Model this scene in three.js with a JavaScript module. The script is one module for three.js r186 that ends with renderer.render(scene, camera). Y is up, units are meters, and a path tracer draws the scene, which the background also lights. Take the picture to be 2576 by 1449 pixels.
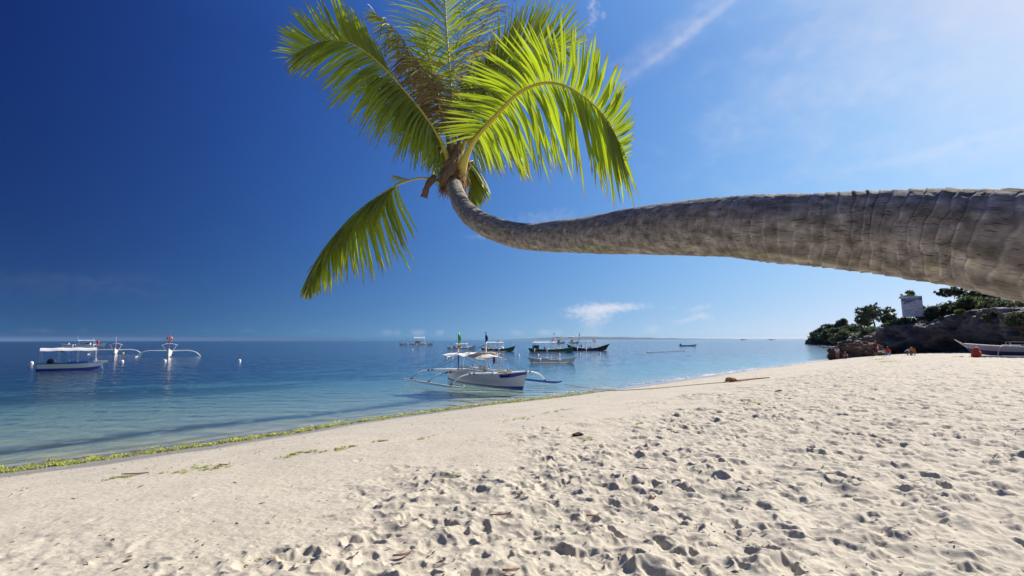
import * as THREE from 'three';
import { mergeGeometries, mergeVertices } from 'three/addons/utils/BufferGeometryUtils.js';
import { MarchingCubes } from 'three/addons/objects/MarchingCubes.js';
import { createNoise2D, createNoise3D } from 'simplex-noise';

// ---------------------------------------------------------------- camera, sky, sun, exposure
const scene = new THREE.Scene();
const camera = new THREE.PerspectiveCamera(53.74, 16 / 9, 0.05, 60000);
camera.rotation.order = 'YXZ';
camera.position.set(0, 3, 0);                       // sea level is y = 0, the sand underfoot lies at about 1.4
camera.rotation.set(Math.atan(0.09126), 0, -0.0026);
camera.updateMatrixWorld(true);
const renderer = new THREE.WebGLRenderer({ antialias: true });
renderer.toneMapping = THREE.LinearToneMapping;
const EXPOSURE = 1.6;
renderer.toneMappingExposure = EXPOSURE;
renderer.shadowMap.enabled = true;
const HAZE = [0.34, 0.58, 1], HAZE_DENSITY = 0.00002;
const R = Math.PI / 180;
const SUN_AZ = 52 * R, SUN_EL = 37 * R;
const sunDir = new THREE.Vector3(Math.sin(SUN_AZ) * Math.cos(SUN_EL), Math.sin(SUN_EL), -Math.cos(SUN_AZ) * Math.cos(SUN_EL));
const sun = new THREE.DirectionalLight(new THREE.Color().setRGB(1, 0.93, 0.82), 4.6);
sun.position.copy(sunDir).multiplyScalar(120);
sun.castShadow = true; sun.shadow.radius = 1.6;
sun.shadow.mapSize.set(4096, 4096);
Object.assign(sun.shadow.camera, { left: -90, right: 90, top: 90, bottom: -90, near: 1, far: 400 });
scene.add(sun, sun.target);

const rng = (seed) => () => { seed |= 0; seed = (seed + 0x6D2B79F5) | 0; let t = Math.imul(seed ^ (seed >>> 15), 1 | seed); t = (t + Math.imul(t ^ (t >>> 7), 61 | t)) ^ t; return ((t ^ (t >>> 14)) >>> 0) / 4294967296; };
const rnd = rng(7);
const noise2 = createNoise2D(rng(11)), noise3 = createNoise3D(rng(12)), noiseB = createNoise2D(rng(13));
const clamp = THREE.MathUtils.clamp, lerp = THREE.MathUtils.lerp;
const smooth = (a, b, x) => { const t = clamp((x - a) / (b - a), 0, 1); return t * t * (3 - 2 * t); };
const fbm = (x, y, o = 4) => { let s = 0, a = 0.5; for (let i = 0; i < o; i++) { s += a * noise2(x, y); x = x * 2.03 + 17.1; y = y * 2.03 - 5.3; a *= 0.5; } return s; };
const V = (x, y, z) => new THREE.Vector3(x, y, z);
const rgb = (r, g, b) => new THREE.Color().setRGB(r, g, b);

// a pixel of the photograph (2576 x 1449) gives a direction; the distance is given by depth D or by the height of what it touches
const FOCAL = 1430;
const dirOf = (px, py) => V((px - 1288) / FOCAL, (724.5 - py) / FOCAL, -1).applyQuaternion(camera.quaternion);
const at = (px, py, D) => { const d = dirOf(px, py); return d.multiplyScalar(D / -d.z).add(camera.position); };
const onHeight = (px, py, h) => { const d = dirOf(px, py); return d.multiplyScalar((h - 3) / d.y).add(camera.position); };

// sky: clear air, brightest round the sun, darkest a quarter turn away from it, paler towards the horizon; a few clouds
{
  const W = 4096, H = 2048, data = new Float32Array(W * H * 4);
  const C = [[-4.444, -3.099, -1.669], [3.621, 3.785, 2.831], [0.409, -0.509, -0.736], [-2.69, -2.96, -1.863], [0.106, 0.885, 0.833], [3.191, 1.274, -0.016], [1.4, 1.055, 0.331], [-0.447, -1.001, -0.539]];
  const azel = (px, py) => { const d = dirOf(px, py).normalize(); return [Math.atan2(d.x, -d.z) / R, Math.asin(d.y) / R]; };
  // clouds as soft shapes in azimuth and elevation (degrees): [centre pixel, half width, half height, turn, strength, raggedness, scale]
  const clouds = [];
  const cloud = (px, py, w, h, turn, k, rag, sc) => { const [a, e] = azel(px, py), c = Math.cos(turn), s = Math.sin(turn); clouds.push({ a, e, w, h, c, s, k, rag, sc, reach: Math.max(w, h) * 1.7 }); };
  cloud(1535, 774, 4.0, 0.5, 0.03, 0.95, 0.3, 0.9); cloud(1490, 784, 2.9, 0.9, 0.05, 0.75, 0.4, 0.8);        // anvil
  cloud(1496, 803, 1.7, 0.9, 0.1, 0.45, 0.4, 0.7); cloud(1490, 826, 1.3, 0.8, 0, 0.2, 0.5, 0.6); cloud(1480, 845, 2.4, 0.5, 0, 0.22, 0.5, 0.6);
  cloud(1760, 775, 1.5, 0.3, 0.2, 0.35, 0.6, 0.5); cloud(1770, 795, 1.1, 0.35, -0.35, 0.4, 0.6, 0.5); cloud(1735, 803, 1.9, 0.3, 0.25, 0.4, 0.6, 0.5); cloud(1690, 773, 0.5, 0.15, 0, 0.2, 0.6, 0.4);
  cloud(1640, 828, 0.9, 0.5, 0, 0.28, 0.6, 0.4);
  for (const [px, w, k] of [[975, 0.6, 0.3], [1000, 0.35, 0.25], [1045, 0.55, 0.35], [1060, 0.5, 0.3], [1107, 0.5, 0.32], [1300, 0.7, 0.3], [1370, 0.9, 0.33], [1400, 0.8, 0.25]]) cloud(px, 838 - w * 2, w, 0.34, 0, k, 0.7, 0.35);
  for (const [px, w, k] of [[65, 0.5, 0.15], [112, 0.7, 0.22], [210, 0.5, 0.13], [625, 0.6, 0.12], [790, 0.4, 0.1], [520, 0.5, 0.08]]) cloud(px, 832, w, 0.22, 0, k, 0.7, 0.35);
  cloud(130, 718, 9, 1.1, -0.03, 0.05, 0.7, 2.4); cloud(240, 700, 7, 0.7, 0.05, 0.03, 0.7, 2);
  cloud(1760, 62, 9.5, 0.55, 0.47, 0.34, 0.12, 5); cloud(1700, 90, 11, 1.7, 0.47, 0.22, 0.3, 5);
  cloud(1493, 40, 0.5, 1.2, -0.35, 0.3, 0.8, 0.7); cloud(1490, 10, 0.4, 0.7, -0.5, 0.42, 0.8, 0.5); cloud(1517, 38, 0.28, 0.35, 0, 0.35, 0.8, 0.4);
  cloud(2330, 385, 9, 0.5, 0.1, 0.22, 0.5, 2.5); cloud(2500, 365, 6, 0.9, 0.05, 0.18, 0.6, 2.5); cloud(2150, 412, 5, 0.5, 0.1, 0.08, 0.6, 2.5);
  cloud(1370, 548, 4, 0.8, 0.1, 0.14, 0.6, 1.5); cloud(1210, 595, 1.6, 0.3, 0.05, 0.14, 0.6, 0.9);
  cloud(2150, 120, 12, 8, 0.6, 0.16, 0.8, 6); cloud(2450, 250, 9, 7, 0.3, 0.14, 0.8, 6); cloud(1950, 260, 10, 5, 0.5, 0.1, 0.8, 6);
  const cmap = new Map();
  const buf = [0, 0, 0];
  for (let j = 0; j < H; j++) {
    const el = (j + 0.5) / H * 180 - 90, sy = Math.sin(el * R), cy = Math.cos(el * R);
    if (el < -1.2) { for (let i = 0; i < W; i++) { const o = (j * W + i) * 4; data[o] = 0.05 / EXPOSURE; data[o + 1] = 0.1 / EXPOSURE; data[o + 2] = 0.17 / EXPOSURE; data[o + 3] = 1; } continue; }
    const hazeT = Math.exp(-Math.min(0.7, 100 * HAZE_DENSITY / Math.max(1e-4, sy)));
    const yc = clamp(sy, 0, 0.45), h = Math.exp(-Math.max(el, 0) / 7);
    const near = clouds.filter((c) => Math.abs(el - c.e) < c.reach);
    for (let i = 0; i < W; i++) {
      const th = ((i + 0.5) / W - 0.5) * 2 * Math.PI;         // atan2(z, x)
      const x = Math.cos(th) * cy, z = Math.sin(th) * cy;
      const g0 = x * sunDir.x + sy * sunDir.y + z * sunDir.z, g = 0.5 * (g0 * 0.52 + 1.48 * Math.sqrt(g0 * g0 + 0.008));
      const glow = Math.exp(-Math.acos(clamp(g0, -1, 1)) / R / 14);
      for (let k = 0; k < 3; k++) buf[k] = Math.exp(C[0][k] + C[1][k] * g + C[2][k] * g * g + C[3][k] * yc + C[4][k] * yc * g + C[5][k] * glow + C[6][k] * h + C[7][k] * h * g);
      if (near.length) {
        const az = Math.atan2(x, -z) / R; let cov = 0;
        for (const c of near) {
          const da = az - c.a, de = el - c.e; if (Math.abs(da) > c.reach) continue;
          const u = (da * c.c + de * c.s) / c.w, v = (-da * c.s + de * c.c) / c.h;
          const n = fbm(az / c.sc + c.a, el / c.sc * 1.6 + c.e, 4);
          const d = Math.sqrt(u * u + v * v) + n * c.rag * 1.3;
          const m = 0.8 * smooth(1.25, 0.0, d) * (0.75 + 0.5 * fbm(az / c.sc * 2.2, el / c.sc * 3.5, 3));
          cov = 1 - (1 - cov) * (1 - clamp(m * c.k, 0, 0.9));
        }
        if (cov > 0) { const w = [0.90, 0.88, 0.92], lum = 0.35 + 0.65 * smooth(-0.15, 0.6, g0); for (let k = 0; k < 3; k++) buf[k] = lerp(buf[k], Math.max(buf[k], w[k] * lum), cov); }
      }
      // the haze in front of it (scene.fog) lies within its lowest degrees: what is left of the measured brightness is the air beyond
      for (let k = 0; k < 3; k++) buf[k] = Math.max(0.35 * buf[k], (buf[k] - (1 - hazeT) * 0.78 * HAZE[k]) / hazeT);
      const o = (j * W + i) * 4; for (let k = 0; k < 3; k++) data[o + k] = Math.min(buf[k], 3) / EXPOSURE; data[o + 3] = 1;
    }
  }
  const sky = new THREE.DataTexture(data, W, H, THREE.RGBAFormat, THREE.FloatType);
  sky.mapping = THREE.EquirectangularReflectionMapping; sky.magFilter = THREE.LinearFilter; sky.minFilter = THREE.LinearFilter; sky.needsUpdate = true;
  scene.background = sky; scene.environment = sky;
}

// ---------------------------------------------------------------- helpers
const taken = new Map();
const numbered = (name) => { const n = taken.get(name) ?? 0; taken.set(name, n + 1); return n ? `${name}_${String(n).padStart(3, '0')}` : name; };
const shade = (o) => { o.castShadow = true; o.receiveShadow = true; return o; };
function part(name, geometry, material, parent) { const m = shade(new THREE.Mesh(geometry, material)); m.name = name; parent.add(m); return m; }
function thing(name, label, category, pos, group) {
  const o = new THREE.Group(); o.name = numbered(name); if (pos) o.position.copy(pos);
  o.userData = { label, category }; if (group) o.userData.group = group; scene.add(o); return o;
}
function single(name, label, category, geometry, material, pos, group) {
  const m = shade(new THREE.Mesh(geometry, material)); m.name = numbered(name); if (pos) m.position.copy(pos);
  m.userData = { label, category }; if (group) m.userData.group = group; scene.add(m); return m;
}
function structure(name, geometry, material) { const m = shade(new THREE.Mesh(geometry, material)); m.name = name; m.userData = { kind: 'structure' }; scene.add(m); return m; }
const std = (r, g, b, roughness = 0.7, more = {}) => new THREE.MeshStandardMaterial({ color: rgb(r, g, b), roughness, ...more });
const plain = (g) => { for (const k of Object.keys(g.attributes)) if (!['position', 'normal'].includes(k)) g.deleteAttribute(k); return g.index ? g.toNonIndexed() : g; };
const merge = (list) => mergeGeometries(list.map(plain));
function geo(pos, idx, extra = {}) {
  const g = new THREE.BufferGeometry(); g.setAttribute('position', new THREE.Float32BufferAttribute(pos, 3));
  for (const [k, [a, n]] of Object.entries(extra)) g.setAttribute(k, new THREE.Float32BufferAttribute(a, n));
  g.setIndex(idx); g.computeVertexNormals(); return g;
}
// a tapered tube through points (with end caps); radii as a function of 0..1
function tube(points, radius, n = 24, sides = 8) {
  const curve = points.length > 2 ? new THREE.CatmullRomCurve3(points) : new THREE.LineCurve3(points[0], points[1]);
  const rad = typeof radius === 'function' ? radius : () => radius;
  const fr = curve.computeFrenetFrames(n, false), pos = [], idx = [];
  for (let i = 0; i <= n; i++) {
    const p = curve.getPointAt(i / n), r = rad(i / n);
    for (let k = 0; k < sides; k++) { const a = k / sides * Math.PI * 2, q = p.clone().addScaledVector(fr.normals[i], Math.cos(a) * r).addScaledVector(fr.binormals[i], Math.sin(a) * r); pos.push(q.x, q.y, q.z); }
  }
  for (let i = 0; i < n; i++) for (let k = 0; k < sides; k++) { const a = i * sides + k, b = i * sides + (k + 1) % sides; idx.push(a, b, a + sides, b, b + sides, a + sides); }
  for (const [e, f] of [[0, 1], [n, 0]]) { const c = pos.length / 3, p = curve.getPointAt(e / n); pos.push(p.x, p.y, p.z); for (let k = 0; k < sides; k++) { const a = e * sides + k, b = e * sides + (k + 1) % sides; f ? idx.push(c, b, a) : idx.push(c, a, b); } }
  return geo(pos, idx);
}
const box = (w, h, d, x = 0, y = 0, z = 0) => new THREE.BoxGeometry(w, h, d).translate(x, y, z);
function texture(W, H, fn, color = false) {
  const d = new Uint8Array(W * H * 4);
  for (let j = 0; j < H; j++) for (let i = 0; i < W; i++) { const c = fn(i, j), o = (j * W + i) * 4; if (c.length) { d[o] = c[0]; d[o + 1] = c[1]; d[o + 2] = c[2]; } else d[o] = d[o + 1] = d[o + 2] = c; d[o + 3] = 255; }
  const t = new THREE.DataTexture(d, W, H); t.wrapS = t.wrapT = THREE.RepeatWrapping; t.magFilter = THREE.LinearFilter; t.minFilter = THREE.LinearMipmapLinearFilter; t.generateMipmaps = true; if (color) t.colorSpace = THREE.SRGBColorSpace; t.needsUpdate = true; return t;
}
// tileable noise: 3D/4D-free, by blending four shifted copies
const tileNoise = (u, v, f, oct = 4) => { let s = 0; const bl = (x, y) => fbm(x * f, y * f, oct); const a = bl(u, v), b = bl(u - 1, v), c = bl(u, v - 1), d = bl(u - 1, v - 1); s = (a * (1 - u) + b * u) * (1 - v) + (c * (1 - u) + d * u) * v; return s / Math.sqrt(((1 - u) ** 2 + u * u) * ((1 - v) ** 2 + v * v)); };

// ---------------------------------------------------------------- beach and seabed: one sheet that reaches the horizon
// s: metres inland of the waterline, which runs straight away to the right front (x, depth d = -z)
const shoreS = (x, d) => (1.2 * x - d + 28.3) / 1.562 + 0.5 * noiseB(x * 0.045, d * 0.045) * smooth(60, 20, Math.abs(d - 30)) + 0.12 * noiseB(x * 0.3 + 9, d * 0.3);
const cellRand = (ix, iy, k) => { let h = Math.imul(ix, 374761393) ^ Math.imul(iy, 668265263) ^ Math.imul(k, 2147483647 - 977); h = Math.imul(h ^ (h >>> 13), 1274126177); h ^= h >>> 16; return (h >>> 0) / 4294967296; };
function dents(x, d, cell, seed, a0, b0, depth, rim, density) {
  let h = 0; const ix = Math.floor(x / cell), iy = Math.floor(d / cell);
  for (let i = -1; i <= 1; i++) for (let j = -1; j <= 1; j++) {
    const cx = ix + i, cy = iy + j; if (cellRand(cx, cy, seed + 5) > density) continue;
    const px = (cx + cellRand(cx, cy, seed)) * cell, py = (cy + cellRand(cx, cy, seed + 1)) * cell;
    const th = 0.85 + (cellRand(cx, cy, seed + 2) - 0.5) * 2.4, c = Math.cos(th), s = Math.sin(th), sz = 0.65 + 0.6 * cellRand(cx, cy, seed + 3);
    const dx = x - px, dy = d - py, u = (dx * c + dy * s) / (a0 * sz), v = (-dx * s + dy * c) / (b0 * sz), q = u * u + v * v;
    if (q > 5) continue;
    const k = (0.5 + 0.7 * cellRand(cx, cy, seed + 4)) * depth * sz;
    h += q < 1 ? -k * (1 - q) * (1 - q * 0.3) + rim * k * q : rim * k * Math.exp(-(q - 1) * 1.3) ;
  }
  return h;
}
function groundHeight(x, d) {
  const s = shoreS(x, d);
  let y = s > 0 ? 1.42 * (1 - Math.exp(-Math.pow(s / 7.2, 1.35))) : s > -7 ? s * 0.085 : s > -60 ? -0.595 + (s + 7) * 0.022 : s > -260 ? -1.76 + (s + 60) * 0.02 : -5.76 + (s + 260) * 0.012;
  y = Math.max(y, -26);
  const r = Math.hypot(x, d);
  if (s < -40 || r > 260) return y;
  const edge = 13.1 - 0.085 * Math.max(d, 0) + 1.3 * noise2(x * 0.25, d * 0.25) + 0.5 * noise2(x * 0.9, d * 0.9);
  const loose = smooth(edge - 1.6, edge + 1.2, s) * (s > 0 ? 1 : 0);
  const far = smooth(130, 60, r);
  if (s > -2) y += (0.012 * fbm(x * 0.55, d * 0.55, 3) + 0.05 * fbm(x * 0.12, d * 0.12, 2) * smooth(0.5, 5, s)) * far;
  if (s < 1.5) y += 0.02 * fbm(x * 0.8, d * 0.8, 3) * smooth(-0.4, -4, s);
  if (loose > 0.001) {
    const wx = x + 0.05 * noise2(x * 3, d * 3) + 0.02 * noise2(x * 9, d * 9), wd = d + 0.05 * noise2(x * 3 + 50, d * 3) + 0.02 * noise2(x * 9, d * 9 + 30);
    let h = 0.62 * dents(wx, wd, 0.46, 100, 0.22, 0.135, 0.05, 0.45, 0.9) + 0.62 * dents(wx + 0.21, wd + 0.17, 0.4, 200, 0.17, 0.11, 0.044, 0.42, 0.85) + dents(wx, wd, 0.27, 300, 0.125, 0.07, 0.03, 0.4, 0.9) + dents(wx, wd, 1.05, 400, 0.45, 0.27, 0.03, 0.5, 0.6);
    h *= (0.85 + 0.35 * noise2(x * 0.45 + 60, d * 0.45)) * 1.3 * (1 + 0.75 * smooth(16, 26, s));
    h = h > 0 ? h : -0.046 * (1 - Math.exp(h / 0.046));
    y += loose * far * (h + 0.055 * fbm(x * 1.1, d * 1.1, 3) + 0.005 * noise2(x * 7, d * 7) + 0.0022 * noise2(x * 15, d * 15));
  }
  const firm = (1 - loose) * smooth(1.5, 5, s) * far;
  if (firm > 0.001) {
    const track = smooth(0.1, 0.5, noise2(x * 0.5 + 40, d * 0.5)) * smooth(5, 9, s);
    y += firm * (track * (dents(x, d, 0.5, 500, 0.15, 0.07, 0.014, 0.25, 0.6) + 0.35 * dents(x, d, 0.3, 600, 0.1, 0.06, 0.014, 0.3, 0.35)) + 0.0035 * noise2(x * 6, d * 6) + 0.002 * noise2(x * 17, d * 17));
  }
  return y;
}
{
  const ang = [], rad = [];
  for (let a = -180; a < -54; a += 4) ang.push(a);
  for (let a = -54; a <= 54; a += 108 / 880) ang.push(a);
  for (let a = 58; a <= 180; a += 4) ang.push(a);
  ang[ang.length - 1] = 180;
  for (let r = 0.25; r < 3.3; r *= 1.09) rad.push(r);
  for (let r = 3.3; r < 105; r *= 1.0042) rad.push(r);
  for (let r = 105; r < 22000; r *= 1.09) rad.push(r);
  rad.push(23500);
  const na = ang.length, nr = rad.length, pos = new Float32Array(na * nr * 3), uv = new Float32Array(na * nr * 2), col = new Float32Array(na * nr * 3), idx = [];
  const dry = [0.705, 0.64, 0.52], wet = [0.33, 0.31, 0.29], bed = [0.62, 0.58, 0.45], weed = [0.055, 0.075, 0.045], algae = [0.36, 0.40, 0.06];
  const mix3 = (a, b, t) => [lerp(a[0], b[0], t), lerp(a[1], b[1], t), lerp(a[2], b[2], t)];
  let n = 0;
  for (let j = 0; j < nr; j++) for (let i = 0; i < na; i++, n++) {
    const x = Math.sin(ang[i] * R) * rad[j], d = Math.cos(ang[i] * R) * rad[j], y = groundHeight(x, d), s = shoreS(x, d);
    pos[n * 3] = x; pos[n * 3 + 1] = y; pos[n * 3 + 2] = -d; uv[n * 2] = x; uv[n * 2 + 1] = d;
    let c = dry;
    const wob = 0.35 * noise2(x * 0.35, d * 0.35) + 0.12 * noise2(x * 1.7, d * 1.7);
    c = mix3(c, wet, smooth(3.1, 2.1, s + wob) * 0.9 + 0.1 * smooth(5.5, 2, s + wob * 2));        // sand still wet from the last waves
    if (s < 0.3) c = mix3(c, bed, smooth(0.3, -1.2, s));
    if (s < 0.5 && s > -600) {
      const al = (x * 0.64 + d * 0.77);                                    // along the shore
      const n1 = fbm(al * 0.11, s * 0.55, 4), n2 = fbm(x * 0.5, d * 0.5, 4);
      const band = Math.exp(-(((s + 7.4 + 1.1 * noise2(al * 0.06, 3)) / 1.15) ** 2)) * smooth(34, 22, al) * smooth(-0.5, 0.05, n2 + 0.15);    // strip of sea grass
      const band2 = Math.exp(-(((s + 1.9 + 0.5 * noise2(al * 0.13, 8)) / 0.45) ** 2)) * smooth(-0.1, 0.25, n1 + 0.05);
      const beds = smooth(-13, -38, s) * smooth(-0.16, 0.2, fbm(al * 0.035, s * 0.09, 4) + 0.16 * n2 + 0.3 * smooth(-25, -60, s));
      c = mix3(c, weed, clamp(band * 0.9 + beds * 0.82 + band2 * 0.4, 0, 0.93));
      const green = Math.exp(-(((s + 3.0) / 1.8) ** 2)) * smooth(-0.1, 0.45, n1 + 0.3 * n2 + 0.12) * smooth(30, 16, al);
      c = mix3(c, algae, clamp(green * 0.8, 0, 0.75));
    }
    const g = 1 + 0.06 * noise2(x * 0.9, d * 0.9) + 0.05 * noise2(x * 4.1, d * 4.1);
    col[n * 3] = c[0] * g; col[n * 3 + 1] = c[1] * g; col[n * 3 + 2] = c[2] * g;
  }
  for (let j = 0; j < nr - 1; j++) for (let i = 0; i < na - 1; i++) { const a = j * na + i; idx.push(a, a + 1, a + na, a + 1, a + na + 1, a + na); }
  const g = new THREE.BufferGeometry();
  g.setAttribute('position', new THREE.BufferAttribute(pos, 3)); g.setAttribute('uv', new THREE.BufferAttribute(uv, 2)); g.setAttribute('color', new THREE.BufferAttribute(col, 3));
  g.setIndex(idx); g.computeVertexNormals();
  const r1 = rng(21), gr = new Float32Array(512 * 512).map(() => r1());
  const grain = texture(512, 512, (i, j) => { const u = i / 512, v = j / 512, k = gr[j * 512 + i], b = tileNoise(u, v, 14, 3); let t = 214 + 26 * (k - 0.5) + 22 * b; if (k > 0.988) t -= 70; return [clamp(t, 0, 255), clamp(t - 1, 0, 255), clamp(t - 3, 0, 255)]; }, true);
  const lumps = texture(512, 512, (i, j) => { const u = i / 512, v = j / 512; return clamp(128 + 80 * tileNoise(u, v, 16, 4) + 50 * (gr[j * 512 + i] - 0.5), 0, 255); });
  grain.repeat.set(0.9, 0.9); lumps.repeat.set(0.9, 0.9);
  structure('sand_ground', g, new THREE.MeshStandardMaterial({ vertexColors: true, map: grain, bumpMap: lumps, bumpScale: 0.007, roughness: 0.95 }));
}

{ // film of water left on the sand by the last waves: a sheet just above it with a ragged upper edge
  const n = 900, m = 24, pos = [], idx = [];
  for (let i = 0; i <= n; i++) {
    const al = lerp(-14, 95, i / n), up = 2.5 + 0.4 * noise2(al * 0.16, 30) + 0.14 * noise2(al * 0.7, 31) + 0.05 * noise2(al * 2.9, 32);
    for (let j = 0; j <= m; j++) { const s = lerp(-0.6, up, j / m), x = 0.64 * (al - 21.7) + 0.768 * s, d = 28.3 + 0.768 * (al - 21.7) - 0.64 * s; pos.push(x, groundHeight(x, d) + 0.005 * (j === m ? -1.5 : 1), -d); }
  }
  for (let i = 0; i < n; i++) for (let j = 0; j < m; j++) { const q = i * (m + 1) + j; idx.push(q, q + m + 1, q + 1, q + 1, q + m + 1, q + m + 2); }
  structure('wet_sand', geo(pos, idx), new THREE.MeshPhysicalMaterial({ color: rgb(0.33, 0.31, 0.29), roughness: 0.55, clearcoat: 0.55, clearcoatRoughness: 0.12 }));
}
// ---------------------------------------------------------------- sea: rippled surface over a body of water that takes up red light
{
  const ang = [], rad = [];
  for (let a = -62; a <= 62; a += 124 / 380) ang.push(a);
  for (let r = 9; r < 400; r *= 1.011) rad.push(r);
  for (let r = 400; r < 22000; r *= 1.12) rad.push(r);
  rad.push(23200);
  const na = ang.length, nr = rad.length, pos = [], uv = [], idx = [];
  for (let j = 0; j < nr; j++) for (let i = 0; i < na; i++) {
    const x = Math.sin(ang[i] * R) * rad[j], d = Math.cos(ang[i] * R) * rad[j], s = shoreS(x, d), k = smooth(0, -6, s) * smooth(300, 80, rad[j]);
    const y = k * (0.014 * noise2(x * 0.35 + 3, d * 0.55) + 0.009 * noise2(x * 1.1, d * 1.4 + 7)) + 0.006 * noise2(x * 0.7, d * 0.7);
    pos.push(x, y, -d); uv.push(x, d);
  }
  for (let j = 0; j < nr - 1; j++) for (let i = 0; i < na - 1; i++) { const a = j * na + i; if (shoreS(pos[a * 3], -pos[a * 3 + 2]) > 6) continue; idx.push(a, a + 1, a + na, a + 1, a + na + 1, a + na); }
  const N = 1024, T = 14, waves = [], rw = rng(31), hgt = new Float32Array(N * N);
  for (let k = 0; k < 46; k++) { const lam = 0.16 * Math.pow(14, rw()), th = 0.88 + (rw() - 0.5) * 2.2, kx = Math.round(T / lam * Math.cos(th)), ky = Math.round(T / lam * Math.sin(th)); waves.push([kx, ky, Math.pow(Math.hypot(kx, ky) / T + 0.01, -1.25), rw() * 7]); }
  const sn = new Float32Array(N + 1).map((_, i) => Math.sin(i / N * Math.PI * 2));
  for (const [kx, ky, a, ph] of waves) for (let j = 0; j < N; j++) for (let i = 0; i < N; i++) hgt[j * N + i] += a * sn[(((kx * i + ky * j + ph * 160) % N) + N) % N | 0];
  let mx = 0; for (const h of hgt) mx = Math.max(mx, Math.abs(h));
  const ripple = texture(N, N, (i, j) => 127.5 + 127 * hgt[j * N + i] / mx);
  ripple.repeat.set(1 / T, 1 / T);
  const sea = structure('sea_surface', geo(pos, idx, { uv: [uv, 2] }), new THREE.MeshPhysicalMaterial({ color: rgb(0.93, 0.97, 0.97), roughness: 0.09, transmission: 1, thickness: 0, ior: 1.33, bumpMap: ripple, bumpScale: 0.1 }));
  sea.castShadow = false;
  // the body of water under it, bounded below by the seabed
  const nx = -1.2 / 1.562, nd = 1 / 1.562, ax = 0.64, ad = 0.768, ox = 0, od = 28.3;    // out to sea, along the shore, a point on the waterline
  const corner = (out, along, y) => [ox + nx * out + ax * along, y, -(od + nd * out + ad * along)];
  const c = []; for (const y of [-0.03, -60]) for (const [o, l] of [[-4, -16000], [-4, 16000], [17000, 16000], [17000, -16000]]) c.push(...corner(o, l, y));
  const body = structure('sea_water', geo(c, [0, 1, 2, 0, 2, 3, 4, 6, 5, 4, 7, 6, 0, 4, 5, 0, 5, 1, 1, 5, 6, 1, 6, 2, 2, 6, 7, 2, 7, 3, 3, 7, 4, 3, 4, 0]).toNonIndexed(),
    new THREE.MeshPhysicalMaterial({ color: 0xffffff, roughness: 0, transmission: 1, thickness: 1, ior: 1, transparent: true, opacity: 0, attenuationColor: rgb(0.47, 0.74, 0.80), attenuationDistance: 8 }));
  body.castShadow = false; body.receiveShadow = false;
}

// ---------------------------------------------------------------- the leaning coconut palm
const barkMap = (() => {
  const W = 1024, H = 1024, r = rng(41), cracks = new Float32Array(W * H);
  for (let k = 0; k < 1500; k++) {                                           // short dark cracks that run along the stem
    let x = r() * W, y = r() * H; const len = 6 + r() * r() * 70, w = 0.7 + r() * 1.6, dk = 0.2 + r() * 0.6;
    for (let i = 0; i < len; i++) { y += 1; x += (r() - 0.5) * 1.3; for (let o = -2; o <= 2; o++) { const q = (((y | 0) % H) * W) + ((((x | 0) + o) % W) + W) % W; cracks[q] = Math.max(cracks[q], dk * Math.exp(-o * o / w) * Math.sin(Math.PI * (i + 1) / (len + 1))); } }
  }
  const fib = (i, j) => tileNoise(i / W, j / H, 1, 1) * 0 + noise2(i * 0.35, j * 0.03) * 0.5 + noise2(i * 0.9, j * 0.12) * 0.3;
  const color = texture(W, H, (i, j) => { const u = i / W, v = j / H, b = tileNoise(u, v, 9, 5), f = fib(i, j), c = cracks[j * W + i]; let t = 196 + 78 * b + 34 * f - 150 * c; const lich = smooth(0.25, 0.6, tileNoise(u, v, 5, 3)) * 18; return [clamp(t + lich * 0.3, 20, 255), clamp(t - 4 + lich * 0.5, 18, 255), clamp(t - 9 - lich * 0.4, 16, 255)]; }, true);
  const bump = texture(W, H, (i, j) => { const u = i / W, v = j / H; return clamp(150 + 60 * tileNoise(u, v, 22, 4) + 34 * fib(i, j) - 150 * cracks[j * W + i], 0, 255); });
  return { color, bump };
})();
const palm = thing('palm_tree', 'coconut palm with thick ringed grey trunk leaning far out over the beach', 'palm tree', V(4.1, groundHeight(4.1, 0.7), -0.7));
const palmAt = palm.position.clone();
const inPalm = (p) => p.clone().sub(palmAt);
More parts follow.
